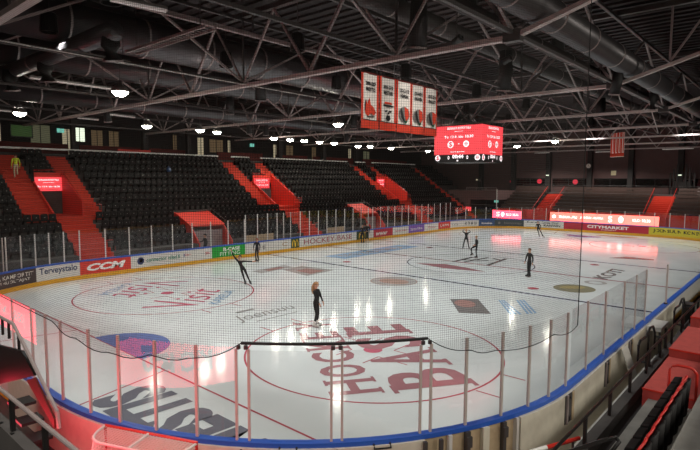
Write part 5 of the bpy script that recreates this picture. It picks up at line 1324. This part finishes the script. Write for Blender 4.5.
    if long_hair: q_.tube([H + Vector((0, -.07, .03)), H + Vector((0, -.12, -.1)), H + Vector((0.01, -.13, -.24)), H + Vector((.02, -.12, -.38))], [.07, .085, .075, .03], 10)
    if bun: q_.lathe((H.x, H.y - .12, H.z + .02), [(.01, -.05), (.045, -.03), (.055, 0), (.045, .03), (.01, .05)], 10)
    q_.build('hair', hair, t, smooth=True)
    q_ = MB(); q_.prism([(H.x - .014, H.y + .082, H.z - .03), (H.x + .014, H.y + .082, H.z - .03), (H.x, H.y + .085, H.z + .015)], (0, .022, -.004)); q_.build('nose', 'skin', t)
    for s in (-1, 1):
        q_ = MB(); q_.lathe((H.x + s * .033, H.y + .078, H.z + .008), [(.004, -.01), (.011, 0), (.004, .014)], 8, 'y'); q_.build('eye', 'ink_black', t)
        q_ = MB(); q_.lathe((H.x + s * .094, H.y, H.z - .01), [(.01, -.008), (.026, 0), (.012, .008)], 8, 'x'); q_.build('ear', 'skin', t)
    q_ = MB(); q_.box(H.x - .024, H.x + .024, H.y + .076, H.y + .088, H.z - .056, H.z - .048); q_.build('mouth', 'ink_red', t)
    if skates:
        for s in 'rl':
            A_, T_ = P[s + 'a'], P[s + 't']; d = Vector((T_.x - A_.x, T_.y - A_.y, T_.z - A_.z)); fd = Vector((d.x, d.y, d.z + .07)).normalized()
            if fd.length < .1: fd = Vector((0, 1, 0))
            sole = -(P[s + 'k'] - A_).normalized() if (P[s + 'k'] - A_).length > 0 else Vector((0, 0, -1))
            sole = (sole - fd * sole.dot(fd)).normalized(); hl = A_ - fd * .05 + sole * .06
            q_ = MB(); q_.tube([A_ - sole * .1, A_ - sole * .02, A_ + sole * .05 + fd * .02], [.055, .058, .055], 10); q_.tube([hl - fd * .02, hl + fd * .1, hl + fd * .2, hl + fd * .25], [.045, .05, .045, .02], 10); k_ = q_.build('skate_boot', skates, t, smooth=True)
            q_ = MB(); e = hl + sole * .045; w_ = fd.cross(sole) * .004
            q_.prism([e - fd * .03 - w_, e + fd * .24 - w_, e + fd * .22 + sole * .04 - w_, e - fd * .04 + sole * .04 - w_], w_ * 2); q_.build('blade', 'steel', k_)
    return t
def hd(dx, dy): return math.atan2(dy, dx) - PI / 2
# skater with both arms stretched out, gliding on a lean
person('skater in black gliding with one arm raised high and the other straight out', (-5.68, 14.08, .02), hd(.65, -.75), dict(
    pel=(.12, 0, .98), wai=(.2, 0, 1.1), che=(.27, 0, 1.28), nec=(.3, .02, 1.44), hd0=(.27, .04, 1.53), hd1=(.25, .05, 1.61), hd2=(.24, .05, 1.68),
    rs=(.45, 0, 1.44), re=(.62, 0, 1.66), rw=(.72, .0, 1.9), rp=(.74, 0, 1.98), ls=(.1, .02, 1.36), le=(-.18, .04, 1.36), lw=(-.44, .06, 1.36), lp=(-.53, .06, 1.36),
    rh=(.2, 0, .93), rk=(.08, .06, .54), ra=(-.02, 0, .15), rt=(-.04, .15, .08), lh=(.02, 0, .93), lk=(-.14, .05, .56), la=(-.3, 0, .16), lt=(-.36, .13, .1)), hair='hair_brown', bun=True)
person('woman in black with long fair hair and pale skates standing over the near face-off circle', (3.42, 10.71, .02), hd(.95, .3), dict(
    re=(.2, .1, 1.16), rw=(.16, .2, .98), rp=(.14, .24, .9), le=(-.2, .1, 1.16), lw=(-.12, .22, 1.0), lp=(-.1, .26, .92), wai=(0, .05, 1.1), che=(0, .06, 1.3), rk=(.08, .07, .52), lk=(-.08, .05, .52), pel=(0, -.03, .97)), hair='hair_blonde', long_hair=True, skates='skate_white', scale=1.08)
person('skater in dark clothes with red brown hair standing by the white boards', (-11.8, 19.9, .02), hd(.3, -.9), dict(re=(.22, .1, 1.14), rw=(.15, .22, .98), rp=(.12, .25, .92), rk=(.06, .1, .52), lk=(-.05, .02, .52), la=(-.04, -.1, .15), lt=(-.04, .05, .08)), cloth='cloth_navy', hair='hair_red')
person('skater in black with both hands raised to the head near the centre circle', (-4.12, 36.98, .02), hd(.5, -.86), dict(re=(.34, .05, 1.56), rw=(.2, -.06, 1.68), rp=(.12, -.09, 1.66), le=(-.34, .05, 1.52), lw=(-.22, -.04, 1.66), lp=(-.14, -.08, 1.66), rh=(.1, 0, .93), rk=(.2, .04, .53), ra=(.26, 0, .15), rt=(.3, .14, .08), lk=(-.16, .03, .53), la=(-.24, -.05, .15), lt=(-.28, .1, .08)), hair='hair_blonde')
person('skater in black lifting one knee near the centre circle', (-0.91, 32.72, .02), hd(-.7, -.7), dict(rk=(.1, .38, .72), ra=(.1, .3, .34), rt=(.1, .42, .2), re=(.22, -.08, 1.15), rw=(.2, .1, .98), rp=(.18, .18, .96), le=(-.24, -.06, 1.15), lw=(-.2, .12, 1.0), lp=(-.18, .2, .98)), hair='hair_blonde')
person('person in a black tracksuit standing upright past the blue line on the bench side', (5.41, 27.67, .02), hd(-.45, -.89), dict(re=(.29, 0, 1.15), rw=(.32, .04, .92), rp=(.33, .06, .84), le=(-.29, 0, 1.15), lw=(-.32, .04, .92), lp=(-.33, .06, .84), ra=(.07, 0, .14), la=(-.07, 0, .14), rk=(.08, .03, .52), lk=(-.08, .03, .52)), hair='hair_brown', scale=1.04)
person('skater in dark clothes farthest down the ice before the red screens', (-3.29, 51.1, .02), hd(.4, -.9), dict(che=(.04, .1, 1.28), nec=(.06, .14, 1.42), hd0=(.07, .17, 1.5), hd1=(.08, .19, 1.58), hd2=(.08, .19, 1.65), rs=(.2, .1, 1.38), ls=(-.13, .1, 1.38), rh=(.09, 0, .93), rk=(-.02, .06, .53), ra=(-.12, -.02, .15), rt=(-.14, .12, .08), lk=(-.28, .02, .55), la=(-.45, -.1, .17), lt=(-.52, .04, .1)), hair='hair_brown')
person('person in a dark coat at the open bench door, closer to the red adverts', (-13.7, 34.9, .02), hd(.6, -.8), dict(re=(.22, .12, 1.15), rw=(.12, .24, 1.02), rp=(.05, .28, 1.0)), hair='hair_brown', skates='skate_white', scale=1.06)
person('person in a dark coat at the open bench door, beside the yellow arched letter', (-13.6, 34.1, .02), hd(.8, -.5), dict(le=(-.26, .1, 1.16), lw=(-.2, .3, 1.06), lp=(-.18, .36, 1.04)), hair='hair_brown')
person('person in black standing behind the glass in front of the sloping red roof', (-15.15, 17.75, .06), hd(-.2, -1), dict(re=(.4, .02, 1.2), rw=(.62, .12, 1.12), rp=(.7, .14, 1.1)), hair='ink_black', skates=None, scale=1.12)
person('worker in a yellow vest and pale trousers climbing the red stairs', (-23.9, 8.2, rowz(8) + .3), hd(-1, .1), dict(rk=(.1, .2, .62), ra=(.1, .14, .3), rt=(.1, .28, .26)), cloth='vest_yellow', legs='trouser_beige', hair='hair_brown', skates=None)
SC.cycles.use_light_tree = True
